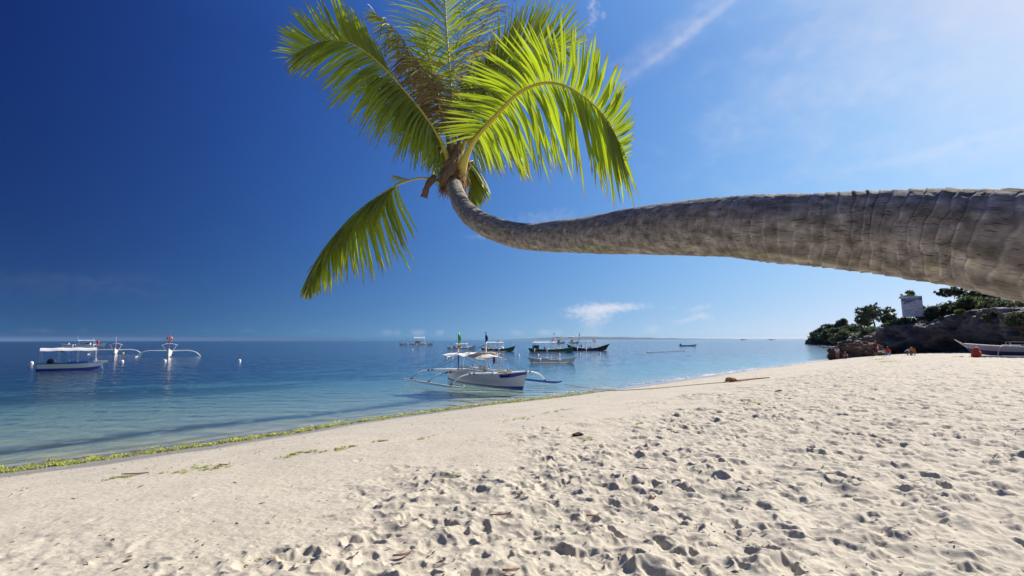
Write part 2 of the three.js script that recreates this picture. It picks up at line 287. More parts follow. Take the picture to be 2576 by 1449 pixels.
{
  // centre line and radius: [px, py, width in px, diameter in metres] give the depth
  const seen = [[1138, 452, 40, 0.20], [1143, 470, 40, 0.195], [1152, 495, 43, 0.2], [1167, 523, 48, 0.205], [1198, 553, 54, 0.215], [1250, 578, 60, 0.225], [1320, 595, 67, 0.235], [1400, 595, 79, 0.25], [1500, 590, 97, 0.265], [1600, 581, 117, 0.28], [1800, 572, 150, 0.30], [2000, 576, 181, 0.32], [2200, 584, 208, 0.345], [2400, 596, 244, 0.375], [2576, 616, 286, 0.41]];
  const cps = [], rads = [];
  for (const [px, py, w, dia] of seen) { const D = dia * FOCAL / w; cps.push(at(px, py, D)); rads.push(dia / 2); }
  const last = cps[cps.length - 1];
  cps.push(last.clone().add(V(0.45, -0.14, 0.22)), last.clone().add(V(1.0, -0.52, 0.5)), last.clone().add(V(1.65, -1.1, 0.85)), V(4.1, palmAt.y + 0.1, -0.7), V(4.35, palmAt.y - 0.5, -0.6));
  rads.push(0.225, 0.25, 0.28, 0.33, 0.36);
  const curve = new THREE.CatmullRomCurve3(cps.reverse(), false, 'centripetal'); rads.reverse();
  const L = curve.getLength(), n = 2400, sides = 84, pos = [], uv = [], col = [], idx = [];
  curve.arcLengthDivisions = 2000;
  const fr = curve.computeFrenetFrames(n, false);
  let ph = 0;
  for (let i = 0; i <= n; i++) {
    const t = i / n, p = curve.getPointAt(t), T = curve.getUtoTmapping(t) * (cps.length - 1), k = Math.min(Math.floor(T), cps.length - 2), r0 = lerp(rads[k], rads[k + 1], smooth(0, 1, T - k));
    const s = t * L, gap = lerp(0.06, 0.029, smooth(0.36, 0.6, t)) * (1 + 0.25 * noise2(s * 9, 5)); ph += L / n / gap;
    for (let q = 0; q <= sides; q++) {
      const a = q / sides * Math.PI * 2, ca = Math.cos(a), sa = Math.sin(a);
      const cyc = ph + 0.4 * noise3(ca * 0.8, sa * 0.8, s * 1.3) + 0.13 * noise3(ca * 2.4, sa * 2.4, s * 5) + 0.35 * ca;
      const f = cyc - Math.floor(cyc), ring = Math.floor(cyc), amp = 0.45 + 0.85 * Math.abs(noise2(ring * 3.7, 1.3)) * (0.7 + 0.3 * noise3(ca, sa, ring * 0.7));
      const saw = Math.pow(f, 1.7) * smooth(1, 0.9, f);                                      // each old leaf scar ends in a lip
      const young = 1 - 0.45 * smooth(0.5, 0.95, t);
      const r = r0 * (1 + 0.044 * amp * (saw - 0.4) * young - 0.016 * (0.4 + amp) * Math.exp(-((Math.min(f, 1 - f) / 0.06) ** 2)) + 0.03 * noise3(ca * 1.2, sa * 1.2, s * 1.6) + 0.012 * noise3(ca * 4, sa * 4, s * 9) + 0.005 * noise3(ca * 9, sa * 9, s * 26));
      const N = fr.normals[i], B = fr.binormals[i];
      pos.push(p.x + (N.x * ca + B.x * sa) * r - palmAt.x, p.y + (N.y * ca + B.y * sa) * r - palmAt.y, p.z + (N.z * ca + B.z * sa) * r - palmAt.z);
      uv.push(q / sides * 1.25, s / 1.0);
      const pale = Math.exp(-(((f - 0.84) / 0.07) ** 2)) * (0.35 + 0.65 * amp), patch = noise3(ca * 1.5 + 5, sa * 1.5, s * 2.3), moss = smooth(0.35, 0.75, noise3(ca * 1.1, sa * 1.1 + 8, s * 1.4)) * smooth(0.35, 0.6, t);
      const g = 0.86 + 0.5 * pale + 0.16 * patch;
      col.push((0.51 - 0.06 * moss) * g, (0.485 + 0.0 * moss) * g, (0.475 - 0.15 * moss) * g);
    }
  }
  const m = sides + 1;
  for (let i = 0; i < n; i++) for (let q = 0; q < sides; q++) { const a = i * m + q; idx.push(a, a + 1, a + m, a + 1, a + m + 1, a + m); }
  const g = geo(pos, idx, { uv: [uv, 2], color: [col, 3] });
  { const no = g.attributes.normal; for (let i = 0; i <= n; i++) { const a = i * m, b = a + sides, v = V(no.getX(a) + no.getX(b), no.getY(a) + no.getY(b), no.getZ(a) + no.getZ(b)).normalize(); no.setXYZ(a, v.x, v.y, v.z); no.setXYZ(b, v.x, v.y, v.z); } }
  // the frames may wind either way: make the faces look outwards
  { const c = curve.getPointAt(0.5).sub(palmAt), q = V().fromBufferAttribute(g.attributes.position, (n / 2) * m), no = V().fromBufferAttribute(g.attributes.normal, (n / 2) * m); if (no.dot(q.sub(c)) < 0) { const ix = g.index.array; for (let i = 0; i < ix.length; i += 3) { const t = ix[i]; ix[i] = ix[i + 1]; ix[i + 1] = t; } const na = g.attributes.normal.array; for (let i = 0; i < na.length; i++) na[i] *= -1; } }
  part('trunk', g, new THREE.MeshStandardMaterial({ vertexColors: true, map: barkMap.color, bumpMap: barkMap.bump, bumpScale: 0.006, roughness: 0.88 }), palm);
  // a bolt hole with a pale rim
  const h0 = at(2118, 597, 0.33 * FOCAL / 196 - 0.155), hole = part('bolt_hole', merge([new THREE.TorusGeometry(0.0072, 0.0026, 8, 20), new THREE.CircleGeometry(0.006, 16).translate(0, 0, -0.001)]), std(0.4, 0.3, 0.22, 0.8), palm);
  hole.position.copy(inPalm(h0)); hole.lookAt(camera.position);
}
// fronds
const leafMat = (r, g, b, tr) => new THREE.MeshPhysicalMaterial({ color: rgb(r, g, b), vertexColors: true, roughness: 0.92, transmission: tr, thickness: 0, clearcoat: 0.35, clearcoatRoughness: 0.35, side: THREE.DoubleSide });
const M_FRESH = leafMat(1, 1, 1, 0.66), M_DEAD = leafMat(1, 1, 1, 0.2), M_STALK = new THREE.MeshPhysicalMaterial({ color: rgb(0.52, 0.42, 0.06), roughness: 0.42, clearcoat: 0.2 }), M_STALK_DEAD = std(0.30, 0.2, 0.12, 0.85);
const rp = rng(51);
function leaflet(p, d0, d1, len, w0, across, droop, tint, brownTip) {
  const n = 6, pos = [], col = [], idx = []; let q = p.clone();
  for (let i = 0; i <= n; i++) {
    const u = i / n, d = d0.clone().lerp(d1, smooth(0, 0.45, u)); d.y -= droop * u * u; d.normalize();
    const side = across.clone().addScaledVector(d, -across.dot(d)).normalize(), up = d.clone().cross(side).normalize();
    const w = w0 * (u < 0.06 ? 0.55 : u < 0.35 ? lerp(0.7, 1, (u - 0.06) / 0.29) : Math.pow(1 - (u - 0.35) / 0.65, 0.55) * 0.96 + 0.04);
    const lift = -w * 0.32;                                             // the two halves fold down from the midrib
    for (const [k, l] of [[-1, 1], [0, 0], [1, 1]]) { pos.push(q.x + side.x * k * w / 2 + up.x * l * lift, q.y + side.y * k * w / 2 + up.y * l * lift, q.z + side.z * k * w / 2 + up.z * l * lift); const b = smooth(brownTip, 1.0, u), f = k ? 1 : 1.15; col.push(lerp(tint[0], 0.2, b) * f, lerp(tint[1], 0.13, b) * f, lerp(tint[2], 0.05, b)); }
    q = q.clone().addScaledVector(d, len / n);
  }
  for (let i = 0; i < n; i++) { const a = i * 3; idx.push(a, a + 1, a + 3, a + 1, a + 4, a + 3, a + 1, a + 2, a + 4, a + 2, a + 5, a + 4); }
  return geo(pos, idx, { color: [col, 3] });
}
const keyed = (keys, t) => { if (t <= keys[0][0]) return keys[0]; for (let i = 1; i < keys.length; i++) if (t <= keys[i][0]) { const a = keys[i - 1], b = keys[i], f = (t - a[0]) / (b[0] - a[0]); return a.map((v, k) => lerp(v, b[k], f)); } return keys[keys.length - 1]; };
// every live leaflet of every frond has the same green; only withered ones are brown
// sides: two lists of [t, right, up, towards the viewer, length in px]; leaflets leave the midrib between start and 1
function frond(o) {
  const pts = o.pts.map(([px, py, D]) => inPalm(at(px, py, D))), curve = new THREE.CatmullRomCurve3(pts, false, 'centripetal');
  const base = pts[0];
  const f = part('frond', tube(pts.map((p) => p.clone().sub(base)), (t) => (lerp(o.r0 ?? 0.026, 0.0035, Math.pow(t, 0.55)) + (o.flare ?? 0.02) * smooth(0.16, 0, t)), 60, 10), o.dead ? M_STALK_DEAD : M_STALK, palm);
  f.position.copy(base); if (o.label) f.userData.label = o.label;
  const list = [];
  for (const keys of o.sides) {
    if (!keys) continue;
    for (let i = 0; i < o.n; i++) {
      const t = lerp(o.start ?? 0.18, 0.995, (i + (rp() - 0.5) * 0.5) / (o.n - 1)); if (t > 1 || t < 0) continue;
      const tc = clamp(t, 0, 1), p = curve.getPointAt(tc), T = curve.getTangentAt(tc), [, x, y, z, px] = keyed(keys, t);
      if (rp() < (o.gaps ?? 0.02)) continue;
      const D = -(p.z + palmAt.z), j = o.jitter ?? 0.13, len = 1.12 * px / FOCAL * D * (1 + (rp() - 0.5) * 0.26) * (0.94 + 0.1 * noise2(i * 0.21, t * 3));
      const d1 = V(x + (rp() - 0.5) * j * 2, y + (rp() - 0.5) * j * 2, z + (rp() - 0.5) * j * 3).normalize(), d0 = d1.clone().multiplyScalar(0.9).addScaledVector(T, o.lean ?? 0.28).normalize();
      const across = T.clone().applyAxisAngle(d1, (rp() - 0.5) * (o.twist ?? 0.9)).normalize();
      const tone = 0.82 + 0.36 * rp(), brown = clamp((o.brown ? keyed(o.brown, t)[1] : 0) + (rp() - 0.5) * 0.25 * (o.brown ? 1 : 0), 0, 1);
      const gr = [0.3, 0.39, 0.013], br = [0.24, 0.155, 0.085];
      const tint = [0, 1, 2].map((k) => lerp(gr[k], br[k], brown) * tone);
      list.push(leaflet(p.clone().sub(base), d0, d1, len, 0.8 * (o.width ?? 0.04) * (0.8 + 0.4 * rp()) * smooth(-0.05, 0.12, 1 - t + 0.02), across, (o.droop ?? 0.28) * (0.6 + 0.8 * rp()), tint, 0.72 + 0.2 * rp()));
    }
  }
  const mat = o.dead ? M_DEAD : M_FRESH;
  if (o.split) { let k = 0; for (const g of list) if (k++ < o.split) part('leaflet', g, mat, f); list.splice(0, o.split); }
  if (list.length) { const m = part('leaflets', mergeGeometries(list), mat, f); m.userData.kind = 'stuff'; }
  return f;
}
const z1 = (u, v, D) => [704 + u * 0.3385, v * 0.3385, D], z2 = (u, v, D) => [754.6 + u * 0.243, 402.5 + v * 0.243, D];
const K1 = 0.3385, K2 = 0.243;
{
  // young frond that arches to the right and towards the viewer
  frond({ label: 'long frond arching over in front of all the others', n: 105, split: 210, r0: 0.046, flare: 0.035, width: 0.05, start: 0.2, droop: 0.12, 
    pts: [z1(1335, 1340, 7.1), z1(1368, 1200, 7.0), z1(1450, 1040, 6.85), z1(1600, 870, 6.6), z1(1780, 690, 6.35), z1(1950, 618, 6.15), z1(2100, 632, 6.0), z1(2250, 715, 5.9), z1(2390, 840, 5.85), z1(2490, 990, 5.8), z1(2550, 1190, 5.8)],
    sides: [[[0.2, 0.35, -0.9, -0.1, 300 * K1], [0.35, 0.36, -0.92, 0.0, 560 * K1], [0.5, 0.2, -0.97, 0.05, 720 * K1], [0.65, 0.14, -0.98, 0.05, 790 * K1], [0.8, 0.16, -0.97, 0.1, 690 * K1], [0.9, 0.2, -0.97, 0.1, 480 * K1], [1, 0.3, -0.95, 0.1, 130 * K1]],
      [[0.2, -0.95, -0.25, 0.2, 300 * K1], [0.3, -1, 0.02, 0.2, 400 * K1], [0.4, -0.96, 0.22, 0.2, 430 * K1], [0.48, -0.8, 0.58, 0.15, 440 * K1], [0.56, -0.5, 0.86, 0.1, 450 * K1], [0.64, -0.08, 1, 0.1, 450 * K1], [0.72, 0.15, 0.98, 0.1, 420 * K1], [0.8, 0.33, 0.93, 0.1, 350 * K1], [0.9, 0.65, 0.75, 0.1, 190 * K1], [1, 0.7, 0.2, 0.1, 70 * K1]]] });
  // left frond
  frond({ label: 'long green frond reaching out to the left', n: 124, split: 40, r0: 0.024, start: 0.2, width: 0.042, 
    pts: [z1(1265, 1230, 7.2), z1(1190, 1040, 7.1), z1(1070, 850, 7.0), z1(910, 655, 6.95), z1(760, 490, 6.9), z1(630, 378, 6.85), z1(500, 312, 6.8), z1(380, 296, 6.75), z1(285, 322, 6.7), z1(210, 362, 6.7), z1(150, 430, 6.65)],
    sides: [[[0.2, 0.0, -1, 0.2, 330 * K1], [0.4, -0.35, -0.93, 0.2, 480 * K1], [0.52, -0.58, -0.8, 0.2, 500 * K1], [0.65, -0.72, -0.68, 0.2, 450 * K1], [0.8, -0.7, -0.7, 0.2, 420 * K1], [0.92, -0.72, -0.7, 0.1, 220 * K1], [1, -0.75, -0.6, 0, 110 * K1]],
      [[0.2, -0.75, 0.15, -0.3, 150 * K1], [0.42, -0.5, 0.75, -0.3, 120 * K1], [0.5, -0.4, 0.9, -0.2, 300 * K1], [0.6, -0.35, 0.93, -0.1, 400 * K1], [0.7, -0.3, 0.95, 0, 390 * K1], [0.8, -0.42, 0.9, 0, 360 * K1], [0.88, -0.68, 0.72, 0, 320 * K1], [0.95, -0.93, 0.36, 0, 260 * K1], [1, -1, 0.05, 0, 180 * K1]]] });
  // drooping frond below it
  frond({ label: 'low frond drooping from the crown towards the sea', twist: 0.45, n: 124, split: 50, r0: 0.02, start: 0.3, width: 0.042, gaps: 0.05, droop: 0.1,
    pts: [z2(1530, 300, 7.2), z2(1440, 225, 7.15), z2(1330, 192, 7.05), z2(1230, 190, 7.0), z2(1130, 212, 6.95), z2(1000, 262, 6.9), z2(850, 350, 6.85), z2(700, 452, 6.8), z2(500, 625, 6.75), z2(330, 835, 6.7), z2(205, 1020, 6.7), z2(130, 1160, 6.65), z2(75, 1340, 6.65)],
    sides: [[[0.3, -0.3, -0.93, 0.3, 420 * K2], [0.45, -0.5, -0.86, 0.25, 540 * K2], [0.7, -0.42, -0.9, 0.2, 470 * K2], [0.9, -0.3, -0.95, 0.1, 300 * K2], [1, -0.2, -0.98, 0, 110 * K2]],
      [[0.3, 0.42, -0.9, -0.2, 560 * K2], [0.4, 0.33, -0.94, -0.2, 760 * K2], [0.5, 0.22, -0.97, -0.15, 690 * K2], [0.62, 0.1, -1, -0.1, 520 * K2], [0.8, 0.05, -1, 0, 420 * K2], [0.92, -0.05, -1, 0, 250 * K2], [1, -0.12, -1, 0, 110 * K2]]] });
  frond({ n: 9, r0: 0.004, flare: 0, start: 0.1, width: 0.022, pts: [z2(1140, 206, 6.98), z2(1080, 190, 7.0), z2(1020, 182, 7.02)], sides: [[[0, -0.95, 0.15, 0, 150 * K2], [1, -0.95, 0.2, 0, 100 * K2]], [[0, -0.95, -0.25, 0, 150 * K2], [1, -0.95, -0.1, 0, 100 * K2]]], });
  // upright frond in the middle
  frond({ label: 'upright green frond at the heart of the crown', n: 84, r0: 0.022, start: 0.2, width: 0.04, brown: [[0.15, 0.75], [0.36, 0.55], [0.5, 0.12], [1, 0]], droop: 0.3,
    pts: [z1(1300, 1230, 7.25), z1(1288, 1000, 7.35), z1(1283, 780, 7.45), z1(1266, 560, 7.55), z1(1248, 330, 7.7), z1(1233, 100, 7.85), z1(1226, -150, 8.0), z1(1222, -420, 8.1)],
    sides: [[[0.2, -0.85, -0.35, 0.1, 300 * K1], [0.4, -0.93, 0.05, 0.1, 460 * K1], [0.5, -0.93, 0.3, 0.1, 510 * K1], [0.65, -0.87, 0.48, 0.1, 510 * K1], [1, -0.6, 0.8, 0, 250 * K1]],
      [[0.2, 0.85, -0.3, 0.1, 300 * K1], [0.4, 0.92, 0.25, 0.1, 450 * K1], [0.5, 0.9, 0.42, 0.1, 490 * K1], [0.65, 0.84, 0.54, 0.1, 490 * K1], [1, 0.6, 0.8, 0, 250 * K1]]] });
  // right-hand frond behind the bright one
  frond({ label: 'green frond fanning up behind the arching one', n: 94, r0: 0.02, start: 0.28, width: 0.044, 
    pts: [z1(1330, 1180, 7.4), z1(1430, 900, 7.5), z1(1550, 650, 7.6), z1(1670, 450, 7.7), z1(1780, 358, 7.8), z1(1900, 318, 7.9), z1(2040, 328, 8.0), z1(2150, 362, 8.05)],
    sides: [[[0.28, -0.2, 0.98, 0, 260 * K1], [0.5, 0.16, 0.98, 0, 470 * K1], [0.62, 0.2, 0.97, 0, 470 * K1], [0.76, 0.34, 0.93, 0, 440 * K1], [0.88, 0.5, 0.86, 0, 370 * K1], [0.97, 0.85, 0.5, 0, 210 * K1], [1, 0.95, 0.1, 0, 120 * K1]],
      [[0.28, 0.6, -0.8, 0, 250 * K1], [0.6, 0.5, -0.85, 0, 300 * K1], [0.85, 0.42, -0.9, 0, 330 * K1], [1, 0.6, -0.7, 0, 120 * K1]]] });
  // dead brown fronds
  frond({ dead: true, label: 'withered brown frond standing behind the upright one', n: 62, r0: 0.024, start: 0.2, width: 0.024, gaps: 0.15, jitter: 0.3, droop: 1.3, brown: [[0, 1], [1, 0.9]], twist: 2.5,
    pts: [z1(1325, 1150, 7.45), z1(1372, 760, 7.6), z1(1420, 480, 7.75), z1(1490, 250, 7.9), z1(1560, 70, 8.0), z1(1610, -90, 8.1), z1(1660, -260, 8.2)],
    sides: [[[0.2, -0.85, 0.1, 0, 190 * K1], [0.6, -0.7, 0.5, 0, 160 * K1], [1, -0.5, 0.8, 0, 120 * K1]], [[0.2, 0.85, 0.2, 0, 240 * K1], [0.6, 0.8, 0.5, 0, 240 * K1], [1, 0.8, 0.5, 0, 150 * K1]]] });
  frond({ dead: true, label: 'half withered frond hanging between the left and the upright one', n: 97, r0: 0.02, start: 0.16, width: 0.028, gaps: 0.06, jitter: 0.25, droop: 0.8, brown: [[0, 0.95], [0.6, 0.85], [0.8, 0.4], [1, 0.2]], twist: 2.2,
    pts: [z1(1275, 1180, 7.35), z1(1200, 850, 7.45), z1(1095, 590, 7.5), z1(965, 375, 7.55), z1(850, 215, 7.6), z1(690, 88, 7.65)],
    sides: [[[0.2, -0.5, -0.6, 0, 260 * K1], [0.5, -0.75, -0.5, 0, 330 * K1], [0.75, -0.7, -0.5, 0, 240 * K1], [1, -0.9, 0.2, 0, 90 * K1]], [[0.2, 0.5, -0.5, 0, 260 * K1], [0.5, 0.45, -0.8, 0.1, 340 * K1], [0.75, 0.2, -0.9, 0.1, 300 * K1], [1, -0.4, 0.4, 0, 100 * K1]]] });
  frond({ dead: true, n: 81, r0: 0.014, start: 0.2, width: 0.022, gaps: 0.1, jitter: 0.35, droop: 0.9, brown: [[0, 1], [1, 0.75]], twist: 2.6,
    pts: [z1(1285, 1160, 7.3), z1(1230, 900, 7.25), z1(1150, 680, 7.2), z1(1060, 520, 7.2), z1(980, 420, 7.2)],
    sides: [[[0.2, -0.8, -0.4, 0.2, 240 * K1], [1, -0.7, -0.5, 0.2, 220 * K1]], [[0.2, 0.8, -0.3, 0.2, 260 * K1], [1, 0.7, -0.5, 0.2, 240 * K1]]] });
  // dark frond under the left one
  frond({ label: 'green frond spread below the long left one', n: 89, r0: 0.02, start: 0.18, width: 0.036, gaps: 0.04, jitter: 0.16, droop: 0.35,
    pts: [z1(1272, 1200, 7.3), z1(1180, 1020, 7.2), z1(1060, 860, 7.1), z1(950, 730, 7.05), z1(860, 640, 7.0), z1(760, 590, 6.95)],
    sides: [[[0.18, 0.15, -1, 0.2, 300 * K1], [0.45, -0.2, -0.95, 0.2, 400 * K1], [0.7, -0.6, -0.75, 0.2, 380 * K1], [1, -0.9, -0.3, 0.1, 240 * K1]], [[0.18, -0.6, -0.3, 0.3, 220 * K1], [0.5, -0.95, -0.2, 0.3, 280 * K1], [0.8, -0.95, 0.25, 0.2, 280 * K1], [1, -0.93, 0.3, 0.2, 260 * K1]]] });
  // behind the crown on the right, hanging
  frond({ label: 'green frond hanging behind the stalk of the bright one', n: 81, r0: 0.018, start: 0.2, width: 0.036, droop: 0.3,
    pts: [z1(1330, 1150, 7.5), z1(1420, 1010, 7.7), z1(1530, 960, 7.9), z1(1640, 990, 8.1), z1(1720, 1090, 8.2), z1(1760, 1230, 8.25)],
    sides: [[[0.2, 0.25, -0.95, 0, 320 * K1], [0.5, 0.42, -0.9, 0, 360 * K1], [0.8, 0.5, -0.85, 0, 260 * K1], [1, 0.4, -0.9, 0, 130 * K1]], [[0.2, -0.3, -0.4, -0.4, 120 * K1], [0.5, 0.5, 0.5, -0.4, 180 * K1], [1, 0.8, 0.1, -0.3, 110 * K1]]] });
  frond({ n: 62, r0: 0.016, start: 0.3, width: 0.05, droop: 0.12, jitter: 0.05,
    pts: [z2(1650, 150, 7.3), z2(1730, 40, 7.5), z2(1790, 10, 7.6), z2(1808, 60, 7.65), z2(1795, 180, 7.65), z2(1765, 290, 7.6), z2(1715, 430, 7.55)],
    sides: [[[0.3, 0.5, -0.86, 0, 330 * K2], [0.6, 0.45, -0.88, 0, 330 * K2], [1, 0.3, -0.95, 0, 90 * K2]], [[0.3, -0.2, -0.97, 0, 300 * K2], [0.6, -0.2, -0.97, 0, 260 * K2], [1, -0.1, -1, 0, 60 * K2]]] });
  frond({ n: 59, r0: 0.014, start: 0.15, width: 0.03, droop: 0.4, jitter: 0.25,
    pts: [z1(1290, 1260, 7.25), z1(1235, 1150, 7.35), z1(1190, 1050, 7.4), z1(1160, 950, 7.5)],
    sides: [[[0, -0.4, -0.9, 0, 200 * K1], [1, -0.3, -0.9, 0, 250 * K1]], [[0, 0.3, -0.9, 0, 160 * K1], [1, 0.2, -0.9, 0, 260 * K1]]] });
  // two more behind the heart of the crown
  frond({ n: 74, r0: 0.016, start: 0.2, width: 0.036, pts: [z1(1310, 1180, 7.4), z1(1390, 900, 7.5), z1(1500, 680, 7.55), z1(1630, 570, 7.6), z1(1760, 560, 7.6), z1(1860, 640, 7.6)],
    sides: [[[0.2, -0.7, 0.6, 0, 220 * K1], [0.6, -0.2, 0.95, 0, 300 * K1], [1, 0.5, 0.8, 0, 140 * K1]], [[0.2, 0.6, -0.7, 0, 260 * K1], [0.6, 0.35, -0.92, 0, 330 * K1], [1, 0.4, -0.9, 0, 150 * K1]]] });
  frond({ n: 74, r0: 0.016, start: 0.2, width: 0.034, pts: [z1(1285, 1180, 7.4), z1(1230, 900, 7.55), z1(1160, 640, 7.7), z1(1110, 420, 7.85), z1(1080, 250, 7.95)],
    sides: [[[0.2, -0.7, -0.3, 0, 260 * K1], [0.6, -0.8, 0.3, 0, 300 * K1], [1, -0.5, 0.8, 0, 150 * K1]], [[0.2, 0.7, -0.2, 0, 260 * K1], [0.6, 0.8, 0.4, 0, 300 * K1], [1, 0.5, 0.8, 0, 150 * K1]]] });
  // brown bud wrappings at the foot of the crown
  const M_HUSK = new THREE.MeshStandardMaterial({ color: rgb(0.2, 0.13, 0.08), roughness: 0.9, bumpMap: barkMap.bump, bumpScale: 0.01, side: THREE.DoubleSide });
  const sheet = (pts, widths, curl, seed) => {
    const c = new THREE.CatmullRomCurve3(pts.map((p) => inPalm(at(...p)))), n = 22, m = 12, pos = [], uv = [], idx = [];
    for (let i = 0; i <= n; i++) {
      const t = i / n, p = c.getPointAt(t), T = c.getTangentAt(t), S = T.clone().cross(V(0, 0, 1)).normalize(), w = 0.72 * keyed(widths, t)[1] / FOCAL * 7.1, k = keyed(curl, t)[1];
      for (let j = 0; j <= m; j++) { const a = (j / m - 0.5) * k, rr = w / Math.max(0.4, 2 * Math.sin(Math.min(k, 3) / 2)), e = 1 + 0.16 * noise3(t * 4, j * 0.5, seed); const q = p.clone().addScaledVector(S, Math.sin(a) * rr * e); q.z += (Math.cos(a) - 1) * rr * e + 0.012 * noise3(t * 7, j * 0.9, seed + 4) + 0.06; pos.push(q.x, q.y, q.z); uv.push(j / m * 0.3, t * 0.5); }
    }
    for (let i = 0; i < n; i++) for (let j = 0; j < m; j++) { const a = i * (m + 1) + j; idx.push(a, a + 1, a + m + 1, a + 1, a + m + 2, a + m + 1); }
    return geo(pos, idx, { uv: [uv, 2] });
  };
  part('leaf_sheath', sheet([z1(1285, 1190, 7.02), z1(1270, 1260, 6.98), z1(1235, 1310, 6.95), z1(1215, 1390, 6.98)], [[0, 26], [0.3, 40], [0.6, 34], [1, 12]], [[0, 2.2], [1, 1.6]], 1), M_HUSK, palm);
  part('leaf_sheath', sheet([z2(1400, 165, 7.0), z2(1370, 215, 6.95), z2(1320, 290, 6.93), z2(1290, 400, 6.95)], [[0, 16], [0.3, 30], [0.6, 20], [1, 27]], [[0, 2.2], [1, 1.4]], 5), M_HUSK, palm);
  part('leaf_sheath', sheet([z1(1345, 1120, 7.1), z1(1310, 1160, 7.05), z1(1250, 1215, 7.0), z1(1205, 1232, 7.0)], [[0, 20], [0.5, 26], [1, 8]], [[0, 2.0], [1, 1.2]], 9), M_HUSK, palm);
  part('leaf_sheath', sheet([z1(1395, 1200, 7.15), z1(1405, 1230, 7.15), z1(1385, 1280, 7.12), z1(1370, 1330, 7.1)], [[0, 8], [0.5, 18], [1, 10]], [[0, 2], [1, 2]], 13), M_HUSK, palm);
  // crown shaft and torn fibre round it
  part('crown_shaft', tube([inPalm(at(1141, 460, 7.13)), inPalm(at(1139, 430, 7.15)), inPalm(at(1146, 395, 7.18)), inPalm(at(1148, 365, 7.2))], (t) => 0.072 + 0.024 * Math.sin(t * 3.1) - 0.045 * t * t, 24, 20), std(0.15, 0.095, 0.05, 0.9), palm);
  const strands = [];
  for (let k = 0; k < 900; k++) {
    const a = rp() * Math.PI * 2, low = rp(), c = inPalm(at(1141 + (rp() - 0.5) * 6, lerp(425, 476, low), 7.13)), r = 0.098 + 0.03 * rp() + 0.025 * (1 - low), p = c.clone().add(V(Math.cos(a) * r, 0, Math.sin(a) * r)), out = V(Math.cos(a), -0.6 - 1.2 * rp(), Math.sin(a)).normalize(), tan = V(-Math.sin(a) * (rp() - 0.5) * 2, 0, Math.cos(a) * (rp() - 0.5) * 2), len = 0.06 + 0.16 * rp() * rp();
    const w = 0.003 + 0.006 * rp(), q = p.clone().addScaledVector(out, len * 0.5).addScaledVector(tan, len * 0.4), e = q.clone().addScaledVector(out, len * 0.3).add(V(0, -len * 0.4, 0)), s = V(-Math.sin(a), 0.2, Math.cos(a)).multiplyScalar(w);
    strands.push(geo([p.x - s.x, p.y, p.z - s.z, p.x + s.x, p.y, p.z + s.z, q.x - s.x, q.y, q.z - s.z, q.x + s.x, q.y, q.z + s.z, e.x, e.y, e.z], [0, 1, 2, 1, 3, 2, 2, 3, 4]));
  }
  const st = part('fibre', merge(strands), std(0.23, 0.13, 0.075, 0.95, { side: THREE.DoubleSide }), palm); st.userData.kind = 'stuff';
}

// ---------------------------------------------------------------- boats
const M_WHITE = std(0.78, 0.79, 0.80, 0.45), M_BLUE = std(0.025, 0.06, 0.36, 0.4), M_NAVY = std(0.02, 0.03, 0.16, 0.5), M_GREEN = std(0.025, 0.12, 0.085, 0.45), M_MAROON = std(0.055, 0.012, 0.02, 0.45), M_RED = std(0.5, 0.045, 0.02, 0.5), M_GREY = std(0.36, 0.42, 0.47, 0.5), M_CLOTH = new THREE.MeshPhysicalMaterial({ color: rgb(0.8, 0.8, 0.8), roughness: 0.95, transmission: 0.3, thickness: 0, side: THREE.DoubleSide }),
  M_CLOTH_GREY = new THREE.MeshPhysicalMaterial({ color: rgb(0.18, 0.24, 0.34), roughness: 0.95, transmission: 0.2, thickness: 0, side: THREE.DoubleSide }), M_BAMBOO = std(0.55, 0.46, 0.33, 0.6), M_ROPE = std(0.14, 0.13, 0.12, 0.9), M_WOOD = std(0.34, 0.23, 0.13, 0.8), M_BLACK = std(0.02, 0.02, 0.022, 0.5), M_ORANGE = std(0.75, 0.13, 0.02, 0.5), M_FLAG_GREEN = std(0.1, 0.55, 0.09, 0.8, { side: THREE.DoubleSide }), M_FLAG_NAVY = std(0.02, 0.04, 0.2, 0.8, { side: THREE.DoubleSide }), M_FLAG_RED = std(0.45, 0.04, 0.03, 0.8, { side: THREE.DoubleSide });
// hull: bow along +x. Returns the shell between two fractions of its height (0 keel, 1 gunwale)
function hullShell(h, f0, f1, grow = 0) {
  const n = 40, m = 8, pos = [], idx = [];
  for (let i = 0; i <= n; i++) {
    const t = i / n * 2 - 1, q = section(h, t);
    for (const sgn of [-1, 1]) for (let j = 0; j <= m; j++) {
      const f = lerp(f0, f1, j / m), w = q.b * Math.pow(f, h.round ?? 0.55) + grow;
      const rake = (t > 0 ? (h.bowRake ?? 0.3) * Math.pow(t, 6) : -(h.sternRake ?? 0.15) * Math.pow(-t, 6)) * f;
      pos.push(q.x + rake, lerp(q.keel, q.top, f), sgn * w);
    }
  }
  const row = 2 * (m + 1);
  for (let i = 0; i < n; i++) for (let s = 0; s < 2; s++) for (let j = 0; j < m; j++) { const a = i * row + s * (m + 1) + j, b = a + row; s ? idx.push(a, b, a + 1, b, b + 1, a + 1) : idx.push(a, a + 1, b, b, a + 1, b + 1); }
  if (h.transom) for (let j = 0; j < m; j++) { const a = j, b = m + 1 + j; idx.push(a, b, a + 1, b, b + 1, a + 1); }
  return geo(pos, idx);
}
